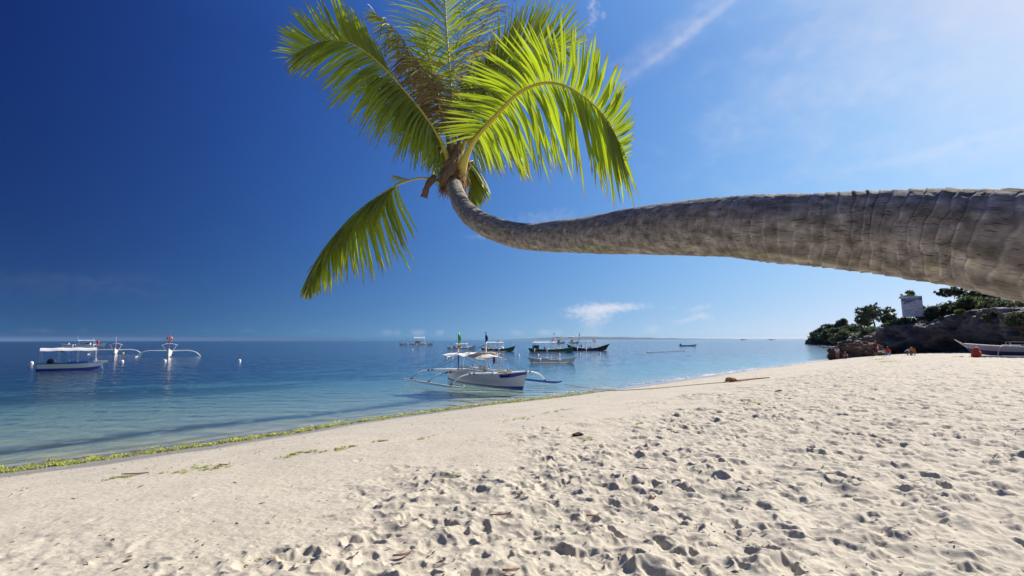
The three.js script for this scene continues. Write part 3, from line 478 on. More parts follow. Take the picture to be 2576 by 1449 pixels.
function section(h, t) {
  const e = Math.abs(t), end = t < 0 && h.transom ? 0.82 * (1 - 0.12 * e) : Math.pow(Math.max(0, 1 - Math.pow(e, h.full ?? 2.3)), 0.8);
  return { x: t * h.L / 2, b: Math.max(0.012, h.B / 2 * (t < 0 && h.transom ? lerp(1, 0.8, e * e) : end)), keel: -h.draft + (t > 0 ? (h.rocker ?? 0.35) : (h.sternRocker ?? 0.3)) * Math.pow(e, 3.2), top: h.free + (t > 0 ? h.bowRise : h.sternRise) * Math.pow(e, 2.6) };
}
function deckOf(h, drop) {
  const n = 30, pos = [], idx = [];
  for (let i = 0; i <= n; i++) { const t = (i / n * 2 - 1) * 0.97, q = section(h, t); const y = q.top - drop, w = q.b * 0.97; pos.push(q.x, y, -w, q.x, y, w, q.x, y - 0.04, -w * 0.9, q.x, y - 0.04, w * 0.9); }
  for (let i = 0; i < n; i++) { const a = i * 4; idx.push(a, a + 1, a + 4, a + 1, a + 5, a + 4, a + 2, a + 6, a + 3, a + 3, a + 6, a + 7); }
  return geo(pos, idx);
}
function hullParts(o, h, M) {
  const hull = part('hull', hullShell(h, h.stripe, 1), M.hull, o);
  part('hull_bottom', hullShell(h, 0, h.stripe), M.bottom ?? M.hull, o);
  part('deck', deckOf(h, h.deckDrop ?? 0.1), M.deck ?? M_WHITE, o);
  for (const s of [-1, 1]) { const pts = []; for (let i = 0; i <= 14; i++) { const t = (i / 14 * 2 - 1) * 0.985, q = section(h, t), rk = (t > 0 ? (h.bowRake ?? 0.3) * Math.pow(t, 6) : -(h.sternRake ?? 0.15) * Math.pow(-t, 6)); pts.push(V(q.x + rk, q.top, s * q.b)); } part('gunwale', tube(pts, h.rail ?? 0.035, 28, 6), M.rail ?? M_WHITE, o); }
  return hull;
}
function outriggers(o, h, k, M) {
  const arm = k.r ?? 0.05;
  for (const x of k.arms) for (const s of [-1, 1]) {
    const q = section(h, x / (h.L / 2)), y0 = q.top + 0.06, w = k.reach, pts = [V(x, y0, 0), V(x, y0 + 0.02, s * w * 0.4), V(x + (k.skew ?? 0), y0 + 0.02, s * w * 0.62), V(x + (k.skew ?? 0), lerp(y0, k.floatY, 0.28), s * w * 0.84), V(x + (k.skew ?? 0), k.floatY + 0.02, s * w)];
    const a = part('outrigger_arm', tube(pts, (t) => arm * (1.1 - 0.35 * t), 20, 7), M.arm ?? M_WHITE, o);
    if (k.lash) { const g = []; for (const t of [0.52, 0.6, 0.97]) { const c = new THREE.CatmullRomCurve3(pts).getPointAt(t); g.push(new THREE.SphereGeometry(arm * 1.35, 8, 6).translate(c.x, c.y, c.z)); } part('lashing', merge(g), M_ROPE, a); }
  }
  for (const s of [-1, 1]) part('outrigger_float', tube([V(k.from, k.floatY, s * k.reach), V((k.from + k.to) / 2, k.floatY - 0.02, s * k.reach), V(k.to - 0.4, k.floatY + 0.01, s * k.reach), V(k.to, k.floatY + (k.tip ?? 0.1), s * k.reach)], (t) => (k.fr ?? 0.06) * (1 - 0.5 * smooth(0.9, 1, t)), 24, 8), (s > 0 ? M.floatA : M.floatB) ?? M.arm ?? M_WHITE, o);
}
function canopySheet(x0, x1, w, y0, y1, arch, sag, seed = 1) {
  const n = 18, m = 12, pos = [], idx = [];
  for (const th of [0, -0.03]) for (let i = 0; i <= n; i++) for (let j = 0; j <= m; j++) { const t = i / n, u = j / m * 2 - 1; pos.push(lerp(x0, x1, t), lerp(y0, y1, t) + arch * (1 - u * u) - sag * Math.sin(t * Math.PI * 2) ** 2 + 0.03 * noise2(t * 3 + seed, u * 2) + th, u * w / 2); }
  const c = (n + 1) * (m + 1);
  for (let i = 0; i < n; i++) for (let j = 0; j < m; j++) { const a = i * (m + 1) + j; idx.push(a, a + 1, a + m + 1, a + 1, a + m + 2, a + m + 1, c + a, c + a + m + 1, c + a + 1, c + a + 1, c + a + m + 1, c + a + m + 2); }
  for (let i = 0; i < n; i++) for (const j of [0, m]) { const a = i * (m + 1) + j, b = a + m + 1; idx.push(a, b, c + a, b, c + b, c + a); }
  for (let j = 0; j < m; j++) for (const i of [0, n]) { const a = i * (m + 1) + j, b = a + 1; idx.push(a, b, c + a, b, c + b, c + a); }
  return geo(pos, idx);
}
const pole = (o, name, a, b, r, M, sides = 8) => part(name, tube([a, b], r, 2, sides), M, o);
const rope = (o, a, b, r = 0.012, sag = 0.05) => part('rope', tube([a, a.clone().lerp(b, 0.5).add(V(0, -sag, 0)), b], r, 10, 5), M_ROPE, o);
const flag = (o, p, h, w, M) => { const n = 12, pos = [], idx = []; for (let i = 0; i <= n; i++) { const t = i / n, ww = w * (0.25 + 0.75 * Math.sin(Math.PI * Math.min(1, t * 0.85 + 0.18))) * (1 - 0.7 * t * t); for (const k of [0, 0.5, 1]) pos.push(p.x + k * ww + 0.05 * Math.sin(t * 5), p.y + t * h, p.z + 0.08 * Math.sin(k * 3 + t * 4)); } for (let i = 0; i < n; i++) for (let k = 0; k < 2; k++) { const a = i * 3 + k; idx.push(a, a + 1, a + 3, a + 1, a + 4, a + 3); } return part('flag', geo(pos, idx), M, o); };
const buoyRing = (o, p, r, turn = 0) => { const m = part('lifebuoy', new THREE.TorusGeometry(r, r * 0.3, 10, 24), M_ORANGE, o); m.position.copy(p); m.rotation.y = turn; const b = []; for (let k = 0; k < 4; k++) b.push(new THREE.TorusGeometry(r, r * 0.33, 8, 6, 0.4).rotateZ(k * Math.PI / 2 + 0.4)); part('band', merge(b), M_WHITE, m); return m; };
const seaAt = (px, py) => { const p = onHeight(px, py, 0); p.y = 0; return p; };
// heading: degrees, 0 = bow to the right, 90 = bow away from the viewer, -90 = bow towards the viewer
const heading = (o, deg) => { o.rotation.y = deg * R; return o; };

{ // ---- the near outrigger boat, moored with its bow at the beach
  const bow = seaAt(1310, 980), stern = seaAt(1130, 957), mid = bow.clone().lerp(stern, 0.5), L = bow.distanceTo(stern);
  const o = thing('outrigger_boat', 'white outrigger boat with blue bottom, patched white awning and green pennant, moored at the beach', 'boat', V(mid.x, 0.1, mid.z));
  o.rotation.y = Math.atan2(-(bow.z - stern.z), bow.x - stern.x);
  const h = { L: L + 0.4, B: 1.35, draft: 0.22, free: 0.66, bowRise: 0.36, sternRise: 0.14, stripe: 0.22, round: 0.5, full: 2.8, bowRake: 0.55, sternRake: 0.2, rocker: 0.08, sternRocker: 0.18, deckDrop: 0.12 };
  hullParts(o, h, { hull: std(0.72, 0.75, 0.78, 0.5), bottom: M_BLUE, deck: std(0.55, 0.56, 0.56, 0.7), rail: M_WHITE });
  const l2 = h.L / 2;
  { // blue bow covering, with a row of white letters too worn to read
    const pos = [], idx = []; for (const s of [-1, 1]) { const b0 = pos.length / 3; for (let i = 0; i <= 16; i++) { const t = lerp(0.62, 0.995, i / 16), q = section(h, t), rk = 0.55 * Math.pow(t, 6); for (const f of [0.74 + 0.1 * smooth(0.5, 1, i / 16), 1.02]) pos.push(q.x + rk * f, lerp(q.keel, q.top, f), s * (q.b * Math.pow(Math.min(f, 1), 0.5) + 0.012)); } for (let i = 0; i < 16; i++) { const a = b0 + i * 2; idx.push(a, a + 2, a + 1, a + 1, a + 2, a + 3); } }
    const cover = part('bow_cover', geo(pos, idx), std(0.03, 0.075, 0.42, 0.5, { side: THREE.DoubleSide }), o);
    const marks = []; for (let i = 0; i < 9; i++) { const t = 0.655 + i * 0.017, q = section(h, t), b = new THREE.BoxGeometry(0.045 + 0.02 * (i % 3), 0.075, 0.01); b.rotateZ(i % 2 ? 0.2 : -0.15); b.translate(q.x + 0.55 * Math.pow(t, 6), q.top - 0.16, -(q.b * 0.94 + 0.03)); marks.push(b); const b2 = b.clone().scale(1, 1, -1); marks.push(b2); } part('lettering', merge(marks), M_WHITE, cover);
  }
  outriggers(o, h, { arms: [-l2 * 0.72, -l2 * 0.15, l2 * 0.5], reach: 3.6, floatY: 0.12, from: -l2 * 0.95, to: l2 * 0.85, r: 0.06, fr: 0.075, lash: true, tip: 0.12 }, { arm: M_WHITE, floatA: M_WHITE, floatB: M_BLUE });
  const m1 = V(l2 * 0.12, 0, 0), m2 = V(-l2 * 0.62, 0, 0.1);
  pole(o, 'mast', V(m1.x, 0.7, 0), V(m1.x, 2.8, 0), 0.06, M_WHITE); pole(o, 'mast', V(m2.x, 0.7, 0.1), V(m2.x - 0.1, 1.95, 0.1), 0.05, M_NAVY); pole(o, 'mast', V(m2.x - 0.1, 1.95, 0.1), V(m2.x - 0.02, 2.9, 0.1), 0.035, M_WHITE);
  flag(o, V(m1.x, 2.75, 0), 0.68, 0.13, M_FLAG_NAVY); flag(o, V(m2.x - 0.05, 2.6, 0.1), 0.95, 0.22, M_FLAG_GREEN); flag(o, V(m2.x - 0.1, 2.25, 0.1), 0.45, 0.24, std(0.8, 0.25, 0.12, 0.8, { side: THREE.DoubleSide }));
  part('awning', canopySheet(m2.x - 0.55, m1.x + 0.1, 2.3, 1.84, 1.98, 0.12, 0.14, 3), M_CLOTH, o); part('awning', canopySheet(m1.x - 0.7, m1.x + 1.1, 1.9, 1.84, 1.6, 0.22, 0.03, 8), std(0.62, 0.58, 0.5, 0.9, { side: THREE.DoubleSide }), o);
  part('hanging_shirt', new THREE.BoxGeometry(0.22, 0.62, 0.05, 2, 4, 1).translate(m1.x - 0.5, 1.6, -0.95), std(0.16, 0.02, 0.03, 0.9), o);
  for (const [x, z] of [[m1.x + 1.05, -0.6], [m1.x + 1.05, 0.6], [m2.x - 0.4, -0.6], [m2.x - 0.4, 0.6]]) pole(o, 'awning_post', V(x, 0.72, z * 0.7), V(x, 1.78, z), 0.02, M_WHITE, 6);
  // slatted rails beside the seats
  for (const s of [-1, 1]) for (const [x0, x1] of [[-l2 * 0.5, -l2 * 0.05], [l2 * 0.16, l2 * 0.42]]) { const g = []; for (const y of [0.88, 1.0, 1.12]) g.push(tube([V(x0, y + 0.1, s * 0.62), V(x1, y - 0.03, s * 0.64)], 0.018, 2, 6)); for (let i = 0; i < 6; i++) { const x = lerp(x0, x1, i / 5); g.push(tube([V(x, 0.74, s * 0.62), V(x, 1.22 - 0.13 * i / 5, s * 0.63)], 0.016, 2, 6)); } part('rail', merge(g), M_GREY, o); }
  for (const x of [-l2 * 0.02, l2 * 0.44]) for (const s of [-1, 1]) pole(o, 'rail_post', V(x + 0.35, 0.72, s * 0.62), V(x, 1.28, s * 0.66), 0.03, std(0.12, 0.28, 0.7, 0.5), 6);
  part('bench', merge([box(1.2, 0.05, 0.95, -l2 * 0.28, 0.98, 0), box(0.9, 0.05, 0.9, l2 * 0.28, 0.92, 0)]), std(0.5, 0.52, 0.55, 0.7), o);
  for (const s of [-1, 1]) part('bamboo_pole', tube([V(-l2 * 0.45, 0.86, s * 0.7), V(l2 * 0.2, 0.84, s * 0.72), V(l2 * 0.74, 0.98, s * 0.35)], 0.035, 12, 6), s > 0 ? M_WHITE : M_BAMBOO, o);
  part('coiled_gear', merge([new THREE.TorusGeometry(0.2, 0.05, 8, 18).rotateX(1.5).translate(l2 * 0.66, 0.92, 0), new THREE.TorusGeometry(0.13, 0.05, 8, 16).rotateX(1.4).translate(l2 * 0.74, 0.96, 0.1), box(0.5, 0.12, 0.3, l2 * 0.55, 0.86, 0)]), std(0.42, 0.34, 0.14, 0.9), o);
  const top1 = V(m1.x, 2.6, 0), top2 = V(m2.x - 0.08, 1.95, 0.1);
  for (const [a, b] of [[top1, V(l2 * 0.5, 0.85, 2.1)], [top1, V(l2 * 0.5, 0.85, -2.1)], [top1, V(-l2 * 0.72, 0.75, 2.1)], [top1, V(-l2 * 0.15, 0.78, -2.2)], [top2, V(-l2 * 0.72, 0.8, -2.3)], [top2, V(-l2 * 0.72, 0.8, 2.3)], [top1, V(l2 * 0.95, 1.1, 0)], [top1, top2]]) rope(o, a, b, 0.014, 0.06);
}
function bangka(label, px, py, deg, k) {                                // the smaller outrigger boats further out
  const p = seaAt(px, py), o = heading(thing('outrigger_boat', label, 'boat', p, 'outrigger boats at their moorings'), deg), L = k.L;
  const h = { L, B: k.B ?? L * 0.13, draft: 0.2, free: k.free ?? 0.7, bowRise: k.bowRise ?? 0.75, sternRise: k.sternRise ?? 0.35, stripe: k.stripe ?? 0.2, full: 2.4, bowRake: k.rake ?? 0.6, sternRake: 0.4, round: 0.5 };
  hullParts(o, h, k.M);
  if (k.reach) outriggers(o, h, { arms: k.arms ?? [-L * 0.28, L * 0.12], reach: k.reach, floatY: 0.08, from: -L * 0.45, to: L * 0.38, r: k.armR ?? 0.07, fr: 0.08, tip: 0.1 }, { arm: k.M.arm ?? M_WHITE, floatA: k.M.float, floatB: k.M.float });
  if (k.canopy) { const [x0, x1, w, y] = k.canopy; part('canopy', canopySheet(x0, x1, w, y, y, k.arch ?? 0.18, 0.03, px), k.M.canopy ?? M_CLOTH, o); for (const x of [x0 + 0.2, (x0 + x1) / 2, x1 - 0.2]) for (const s of [-1, 1]) pole(o, 'canopy_post', V(x, h.free - 0.05, s * Math.min(w / 2 * 0.8, h.B / 2)), V(x, y + 0.05, s * w / 2 * 0.85), 0.035, k.M.post ?? M_WHITE, 6); }
  for (const [x, top, M, fl] of k.masts ?? []) { pole(o, 'mast', V(x, h.free - 0.1, 0), V(x, top, 0), 0.055, M ?? M_WHITE, 6); if (fl) flag(o, V(x, top - 0.1, 0), fl[0], fl[1], fl[2]); for (const s of [-1, 1]) if (k.reach) rope(o, V(x, top * 0.85, 0), V(x - 0.8, h.free + 0.05, s * k.reach * 0.6), 0.02, 0.05); }
  if (k.ring) buoyRing(o, V(...k.ring), k.ring4 ?? 0.36, k.ringTurn ?? 0);
  if (k.cabin) { const [x, y, w, hh, d, M] = k.cabin; part('cabin', new THREE.BoxGeometry(w, hh, d, 2, 2, 2).translate(x, y + hh / 2, 0), M, o); part('cabin_window', merge([box(w * 0.7, hh * 0.35, 0.03, x, y + hh * 0.62, d / 2 + 0.012), box(w * 0.7, hh * 0.35, 0.03, x, y + hh * 0.62, -d / 2 - 0.012)]), M_BLACK, o); }
  for (const [x, y, w, hh, M] of k.gear ?? []) part('gear', new THREE.SphereGeometry(0.5, 10, 8).scale(w, hh, w * 0.7).translate(x, y, 0), M, o);
  if (k.rail) { const g = []; for (const s of [-1, 1]) { const [x0, x1, y] = k.rail; g.push(tube([V(x0, y, s * h.B * 0.45), V(x1, y, s * h.B * 0.45)], 0.03, 2, 6)); for (let i = 0; i < 5; i++) { const x = lerp(x0, x1, i / 4); g.push(tube([V(x, h.free - 0.05, s * h.B * 0.45), V(x, y, s * h.B * 0.45)], 0.025, 2, 6)); } } part('rail', merge(g), k.M.rail2 ?? M_WHITE, o); }
  return o;
}
bangka('small pale outrigger boat with low white canopy seen behind the green pennant', 1160, 879, -6, { L: 8.6, reach: 2.6, arms: [-2.6, -0.2, 2.6], M: { hull: std(0.42, 0.46, 0.5), bottom: M_GREY }, canopy: [-1.7, 2.2, 1.6, 1.75], masts: [[1.6, 3.2]], free: 0.55, gear: [[3.0, 0.85, 0.9, 0.5, M_WHITE], [-2.2, 0.8, 0.7, 0.5, M_BLACK]] });
bangka('green hulled outrigger boat with white canopy and orange lifebuoy behind the tall mast', 1252, 884, -12, { L: 8.4, reach: 3.2, M: { hull: M_GREEN, bottom: std(0.02, 0.08, 0.06), deck: M_WHITE }, canopy: [-3.3, 1.6, 1.9, 2.3], masts: [[0.4, 3.5], [-2.2, 2.9]], ring: [0.4, 2.5, -0.25], gear: [[1.0, 0.95, 1.4, 0.7, M_WHITE]], rail: [-2.6, -0.8, 1.5] });
bangka('larger green hulled outrigger boat with long white canopy, lifebuoy and navy pennant', 1386, 886, -10, { L: 10.4, reach: 3.4, arms: [-3.6, -0.6], M: { hull: M_GREEN, bottom: std(0.02, 0.09, 0.07), deck: std(0.5, 0.45, 0.35), float: M_GREY }, canopy: [-4.3, 1.4, 2.1, 2.35], masts: [[0.7, 4.3, M_WHITE, [0.7, 0.2, M_FLAG_NAVY]], [-3.7, 3.2]], ring: [0.7, 2.75, -0.3], ring4: 0.4, cabin: [-3.6, 0.6, 1.7, 1.1, 1.1, std(0.22, 0.32, 0.42)], gear: [[-1.5, 1.0, 0.6, 0.5, std(0.3, 0.03, 0.15)], [1.6, 0.9, 1.6, 0.3, M_BAMBOO]], rail: [0.2, 2.2, 1.5] });
bangka('dark maroon outrigger boat with grey canopy and high pointed ends', 1477, 882, -8, { L: 10.2, reach: 3.6, free: 0.6, bowRise: 1.3, sternRise: 1.2, rake: 1.1, arms: [-2.6, -0.2], M: { hull: M_MAROON, bottom: M_MAROON, deck: std(0.2, 0.16, 0.14), rail: std(0.6, 0.6, 0.6), post: M_NAVY, canopy: M_CLOTH_GREY, float: M_NAVY }, canopy: [-1.9, 1.1, 1.9, 2.35], masts: [[-2.2, 4.2, M_FLAG_RED, [0.9, 0.25, M_FLAG_NAVY]], [2.0, 2.8]], ring: [2.0, 2.7, -0.2], gear: [[-1.6, 1.25, 0.5, 0.7, std(0.4, 0.25, 0.18)], [0.9, 0.85, 1.8, 0.35, M_GREY]], rail: [0.0, 2.6, 1.2] });
bangka('pale grey outrigger canoe with low sides, without mast, lying near the row of buoys', 1389, 913, -4, { L: 5.6, B: 0.7, free: 0.42, bowRise: 0.4, sternRise: 0.36, rake: 0.35, reach: 1.2, armR: 0.04, arms: [-1.5, 1.0], M: { hull: M_GREY, bottom: std(0.25, 0.3, 0.36), deck: M_GREY, rail: std(0.5, 0.56, 0.6) }, gear: [[-0.15, 0.66, 0.24, 0.5, M_WHITE], [-0.8, 0.55, 1.1, 0.3, M_GREY], [0.5, 0.52, 0.3, 0.2, M_ORANGE]] });
bangka('green dinghy with outboard motor lying alone off the empty beach', 1730, 871, -4, { L: 7, B: 1.5, free: 0.5, bowRise: 0.45, sternRise: 0.1, M: { hull: std(0.2, 0.33, 0.36), bottom: M_NAVY, deck: M_GREY }, gear: [[-3.1, 0.8, 0.7, 0.8, M_BLACK]] });
bangka('broad white dive boat with long flat roof far out on the horizon', 1047, 868.5, 14, { L: 19, B: 2.2, free: 0.9, bowRise: 0.9, sternRise: 0.4, reach: 4.5, armR: 0.14, arms: [-5, 0, 5], M: { hull: M_WHITE, bottom: std(0.2, 0.38, 0.36), deck: M_WHITE }, canopy: [-1.5, 5.0, 3, 4.0], arch: 0.8, masts: [[-5, 6.2], [-1.2, 5.6], [4.5, 5.5]], cabin: [0.8, 0.9, 3.2, 1.6, 1.8, M_WHITE], rail: [-1, 5, 1.9] });
bangka('white roofed dive boat far out beside its twin', 1410, 864, -70, { L: 15, B: 2, free: 1, reach: 5, armR: 0.14, arms: [-3, 3], M: { hull: M_WHITE, bottom: M_GREY }, canopy: [-5, 3, 4.6, 4.8], arch: 1.1, masts: [[0, 8]], cabin: [-1.5, 1, 4, 2, 1.8, M_WHITE] });
bangka('second white roofed dive boat far out, nearer the maroon boat', 1443, 864, -66, { L: 15, B: 2, free: 1, reach: 5, armR: 0.14, arms: [-3, 3], M: { hull: M_WHITE, bottom: M_GREY }, canopy: [-5, 3, 4.8, 4.6], arch: 1.1, masts: [[0, 8.5]], cabin: [-1.5, 1, 4, 2, 1.8, M_WHITE] });
bangka('large white boat with red funnel and two masts beyond the blue boat', 210, 872, 24, { L: 19, B: 2.2, free: 0.9, bowRise: 0.9, sternRise: 0.7, reach: 3.4, armR: 0.16, arms: [-4, 5], M: { hull: std(0.82, 0.82, 0.82), bottom: M_WHITE, deck: M_WHITE }, canopy: [-2.5, 5.0, 2.6, 3.3], masts: [[-2.6, 5.4], [4.2, 4.6]], cabin: [1.6, 0.9, 3.0, 1.4, 1.6, M_WHITE], gear: [[6.2, 2.2, 1.3, 2.4, M_RED], [-6.5, 1.5, 0.9, 1.0, M_WHITE]] });
bangka('red and white outrigger boat with stayed grey mast, bow on', 290, 891, -57, { L: 8.4, B: 1.0, free: 0.85, bowRise: 0.55, reach: 4.9, armR: 0.1, arms: [-1.6, 2.2], M: { hull: M_WHITE, bottom: M_RED, deck: M_ORANGE, rail: M_RED }, masts: [[0.6, 3.9, std(0.5, 0.52, 0.56)]], canopy: [-2.6, 0.2, 2.5, 2.1], arch: 0.35, gear: [[-1, 1.2, 0.8, 0.7, M_RED]] });
bangka('white outrigger boat with red mast and lifebuoy at its top, bow on', 425, 897, -60, { L: 9, B: 1.1, free: 0.95, bowRise: 0.6, reach: 5.2, armR: 0.1, arms: [-2.0, 2.4], M: { hull: M_WHITE, bottom: std(0.5, 0.62, 0.62), deck: M_WHITE }, masts: [[1.2, 4.6, M_RED]], canopy: [-3.0, 0.6, 2.7, 2.15], arch: 0.35, ring: [1.35, 3.35, 0], ring4: 0.38, ringTurn: Math.PI / 2, gear: [[-1, 1.3, 0.9, 0.6, M_BLACK]] });
for (const [px, py, label] of [[1870, 855.4, 'tiny motor boat with white wake under the far horizon'], [1941, 855.3, 'tiny dark boat under the far horizon near the headland']]) bangka(label, px, py, 0, { L: 24, B: 5, free: 1.6, bowRise: 1, M: { hull: M_NAVY, bottom: M_NAVY, deck: M_WHITE }, cabin: [-3, 1.5, 6, 2.2, 3, M_WHITE] });
bangka('low blue and white boat drawn up off the rocky headland', 2088, 875.5, 2, { L: 5.2, B: 1.2, free: 0.45, bowRise: 0.3, M: { hull: std(0.4, 0.52, 0.62), bottom: M_NAVY, deck: M_WHITE } });

{ // ---- the blue and white boat with the arched awning on the left
  const o = heading(thing('awning_boat', 'blue and white motor boat with tall arched white awning', 'boat', seaAt(171, 931)), 34);
  const h = { L: 6.0, B: 1.7, draft: 0.15, free: 0.82, bowRise: 0.16, sternRise: 0, stripe: 0.42, full: 3, transom: true, bowRake: 0.75, rocker: 0.25, sternRocker: 0, round: 0.3, deckDrop: 0.06 };
  hullParts(o, h, { hull: std(0.5, 0.58, 0.6, 0.5), bottom: std(0.03, 0.035, 0.38, 0.4), deck: std(0.03, 0.07, 0.42, 0.5), rail: M_BLUE });
  part('bow_plank', merge([box(1.5, 0.08, 0.7, 3.2, 1.02, 0), box(0.9, 0.1, 0.5, 3.4, 0.92, 0)]), M_WHITE, o);
  part('side_board', merge([box(2.0, 0.14, 0.04, 0.9, 0.94, -0.86), box(2.0, 0.14, 0.04, 0.9, 0.94, 0.86)]), std(0.03, 0.08, 0.45, 0.5), o);
  const pos = [], idx = [], n = 24, m = 14;                               // three bays of cloth over hoops
  for (const th of [0, -0.02]) for (let i = 0; i <= n; i++) for (let j = 0; j <= m; j++) { const t = i / n, u = j / m * 2 - 1; pos.push(lerp(-2.75, 2.75, t), 2.42 + 0.34 * (1 - u * u * u * u) - 0.05 * Math.sin(t * Math.PI * 3) ** 2 - 0.12 * (t - 0.5) ** 2 + th, u * 1.0); }
  const c = (n + 1) * (m + 1); for (let i = 0; i < n; i++) for (let j = 0; j < m; j++) { const a = i * (m + 1) + j; idx.push(a, a + 1, a + m + 1, a + 1, a + m + 2, a + m + 1, c + a, c + a + m + 1, c + a + 1, c + a + 1, c + a + m + 1, c + a + m + 2); }
  part('awning', geo(pos, idx), M_CLOTH, o);
  for (const x of [-2.7, -0.95, 0.9, 2.7]) { const pts = []; for (let j = 0; j <= 10; j++) { const u = j / 5 - 1; pts.push(V(x, 2.36 + 0.34 * (1 - u ** 4), u * 0.97)); } part('awning_hoop', tube(pts, 0.02, 16, 6), M_WHITE, o); for (const s of [-1, 1]) pole(o, 'awning_post', V(x, 0.85, s * 0.78), V(x, 2.38, s * 0.95), 0.022, std(0.5, 0.5, 0.5), 6); }
  part('engine', merge([new THREE.SphereGeometry(0.34, 14, 10).scale(1, 0.95, 0.8).translate(-1.75, 1.12, 0), box(0.4, 0.35, 0.35, -1.9, 0.95, 0)]), M_BLACK, o);
  part('gear', merge([new THREE.SphereGeometry(0.2, 10, 8).translate(-1.4, 1.12, -0.3), box(0.8, 0.12, 0.4, -0.7, 0.95, -0.4), box(0.4, 0.1, 0.3, -0.1, 0.98, -0.3)]), std(0.6, 0.6, 0.6), o);
  part('fuel_can', merge([box(0.16, 0.34, 0.16, 0.05, 1.1, -0.4), box(0.07, 0.06, 0.07, 0.05, 1.3, -0.4)]), M_WHITE, o); part('fuel_can', merge([box(0.18, 0.36, 0.18, 2.75, 1.22, -0.2), box(0.07, 0.06, 0.07, 2.75, 1.43, -0.2)]), M_WHITE, o);
  o.scale.setScalar(0.84);
  part('mooring_bundle', new THREE.SphereGeometry(0.16, 10, 8).scale(1.3, 0.9, 1).translate(-0.7, 2.33, -0.98), std(0.1, 0.08, 0.07), o);
  part('rope', tube([V(3.35, 0.98, 0), V(3.38, 0.5, 0), V(3.5, 0.02, 0)], 0.025, 10, 5), std(0.6, 0.6, 0.55), o);
}
// mooring buoys
{
  const ball = (r) => new THREE.SphereGeometry(r, 14, 10), buoys = [[79, 915], [307, 911], [414, 909.5], [602, 909], [1037, 881], [1122.8, 899], [1137, 898.5], [1249.8, 896], [1304, 895.4], [1353, 894], [1406.6, 893], [1459, 892], [1508.8, 891], [1421, 912]];
  const proto = new THREE.Group(); const b = ball(0.24); proto.add(shade(new THREE.Mesh(b, std(0.8, 0.78, 0.76, 0.4)))); proto.children[0].name = 'float'; proto.add(shade(new THREE.Mesh(new THREE.TorusGeometry(0.07, 0.022, 8, 16).translate(0, 0.27, 0), M_ROPE))); proto.children[1].name = 'ring';
  const own = ['white mooring buoy floating behind the stern of the blue and white motor boat', 'white mooring buoy between the motor boat and the red and white boat', 'white mooring buoy in front of the boat with the red mast', 'white mooring buoy floating alone in the open water right of the red-masted boat', 'small white buoy below the broad dive boat', 'white mooring buoy left of the near boat’s awning', 'white mooring buoy touching the left edge of the near boat’s awning'];
  buoys.forEach(([px, py], i) => { const o = proto.clone(); o.name = numbered('mooring_buoy'); o.position.copy(seaAt(px, py)); o.position.y = 0.08; o.userData = { label: own[i] ?? (i === 13 ? 'white mooring buoy touching the side of the pale grey canoe' : 'white mooring buoy in the straight row between the grey canoe and the green boats'), category: 'buoy', group: 'white mooring buoys' }; scene.add(o); });
  const y = single('mooring_buoy', 'small yellow buoy beside the red and white bow-on boat', 'buoy', ball(0.22), std(0.7, 0.55, 0.1, 0.4), seaAt(310, 889.5)); y.position.y = 0.1;
  for (const [px, py] of [[1630, 888], [1639, 887.2], [1666, 886], [1721, 883.2], [1915, 875.5], [430, 898.6]]) { const f = single('net_float', 'small dark float on a line in open water', 'float', ball(0.17).scale(1.3, 0.8, 1), std(0.06, 0.07, 0.09, 0.5), seaAt(px, py), 'small dark floats'); f.position.y = 0.05; }
  const l = [[1630, 888], [1666, 886], [1690, 884.8], [1721, 883.2]].map(([a, c]) => { const p = seaAt(a, c); p.y = 0.04; return p; });
  single('float_line', 'dark line strung between small dark floats', 'rope', tube(l, 0.06, 20, 5), M_ROPE);
}

// ---------------------------------------------------------------- headland on the right: rock, scrub, trees
const rockMat = (r, g, b) => { const m = std(r, g, b, 0.95, { vertexColors: true, bumpMap: rockBump, bumpScale: 0.35 }); return m; };
const rockBump = texture(512, 512, (i, j) => clamp(128 + 190 * Math.abs(tileNoise(i / 512, j / 512, 7, 6)) - 40, 0, 255)); rockBump.repeat.set(0.22, 0.22);
const ridged = (x, y, z, o = 5) => { let s = 0, a = 0.5; for (let i = 0; i < o; i++) { s += a * (1 - 2 * Math.abs(noise3(x, y, z))); x *= 2.1; y *= 2.1; z *= 2.1; a *= 0.5; } return s; };
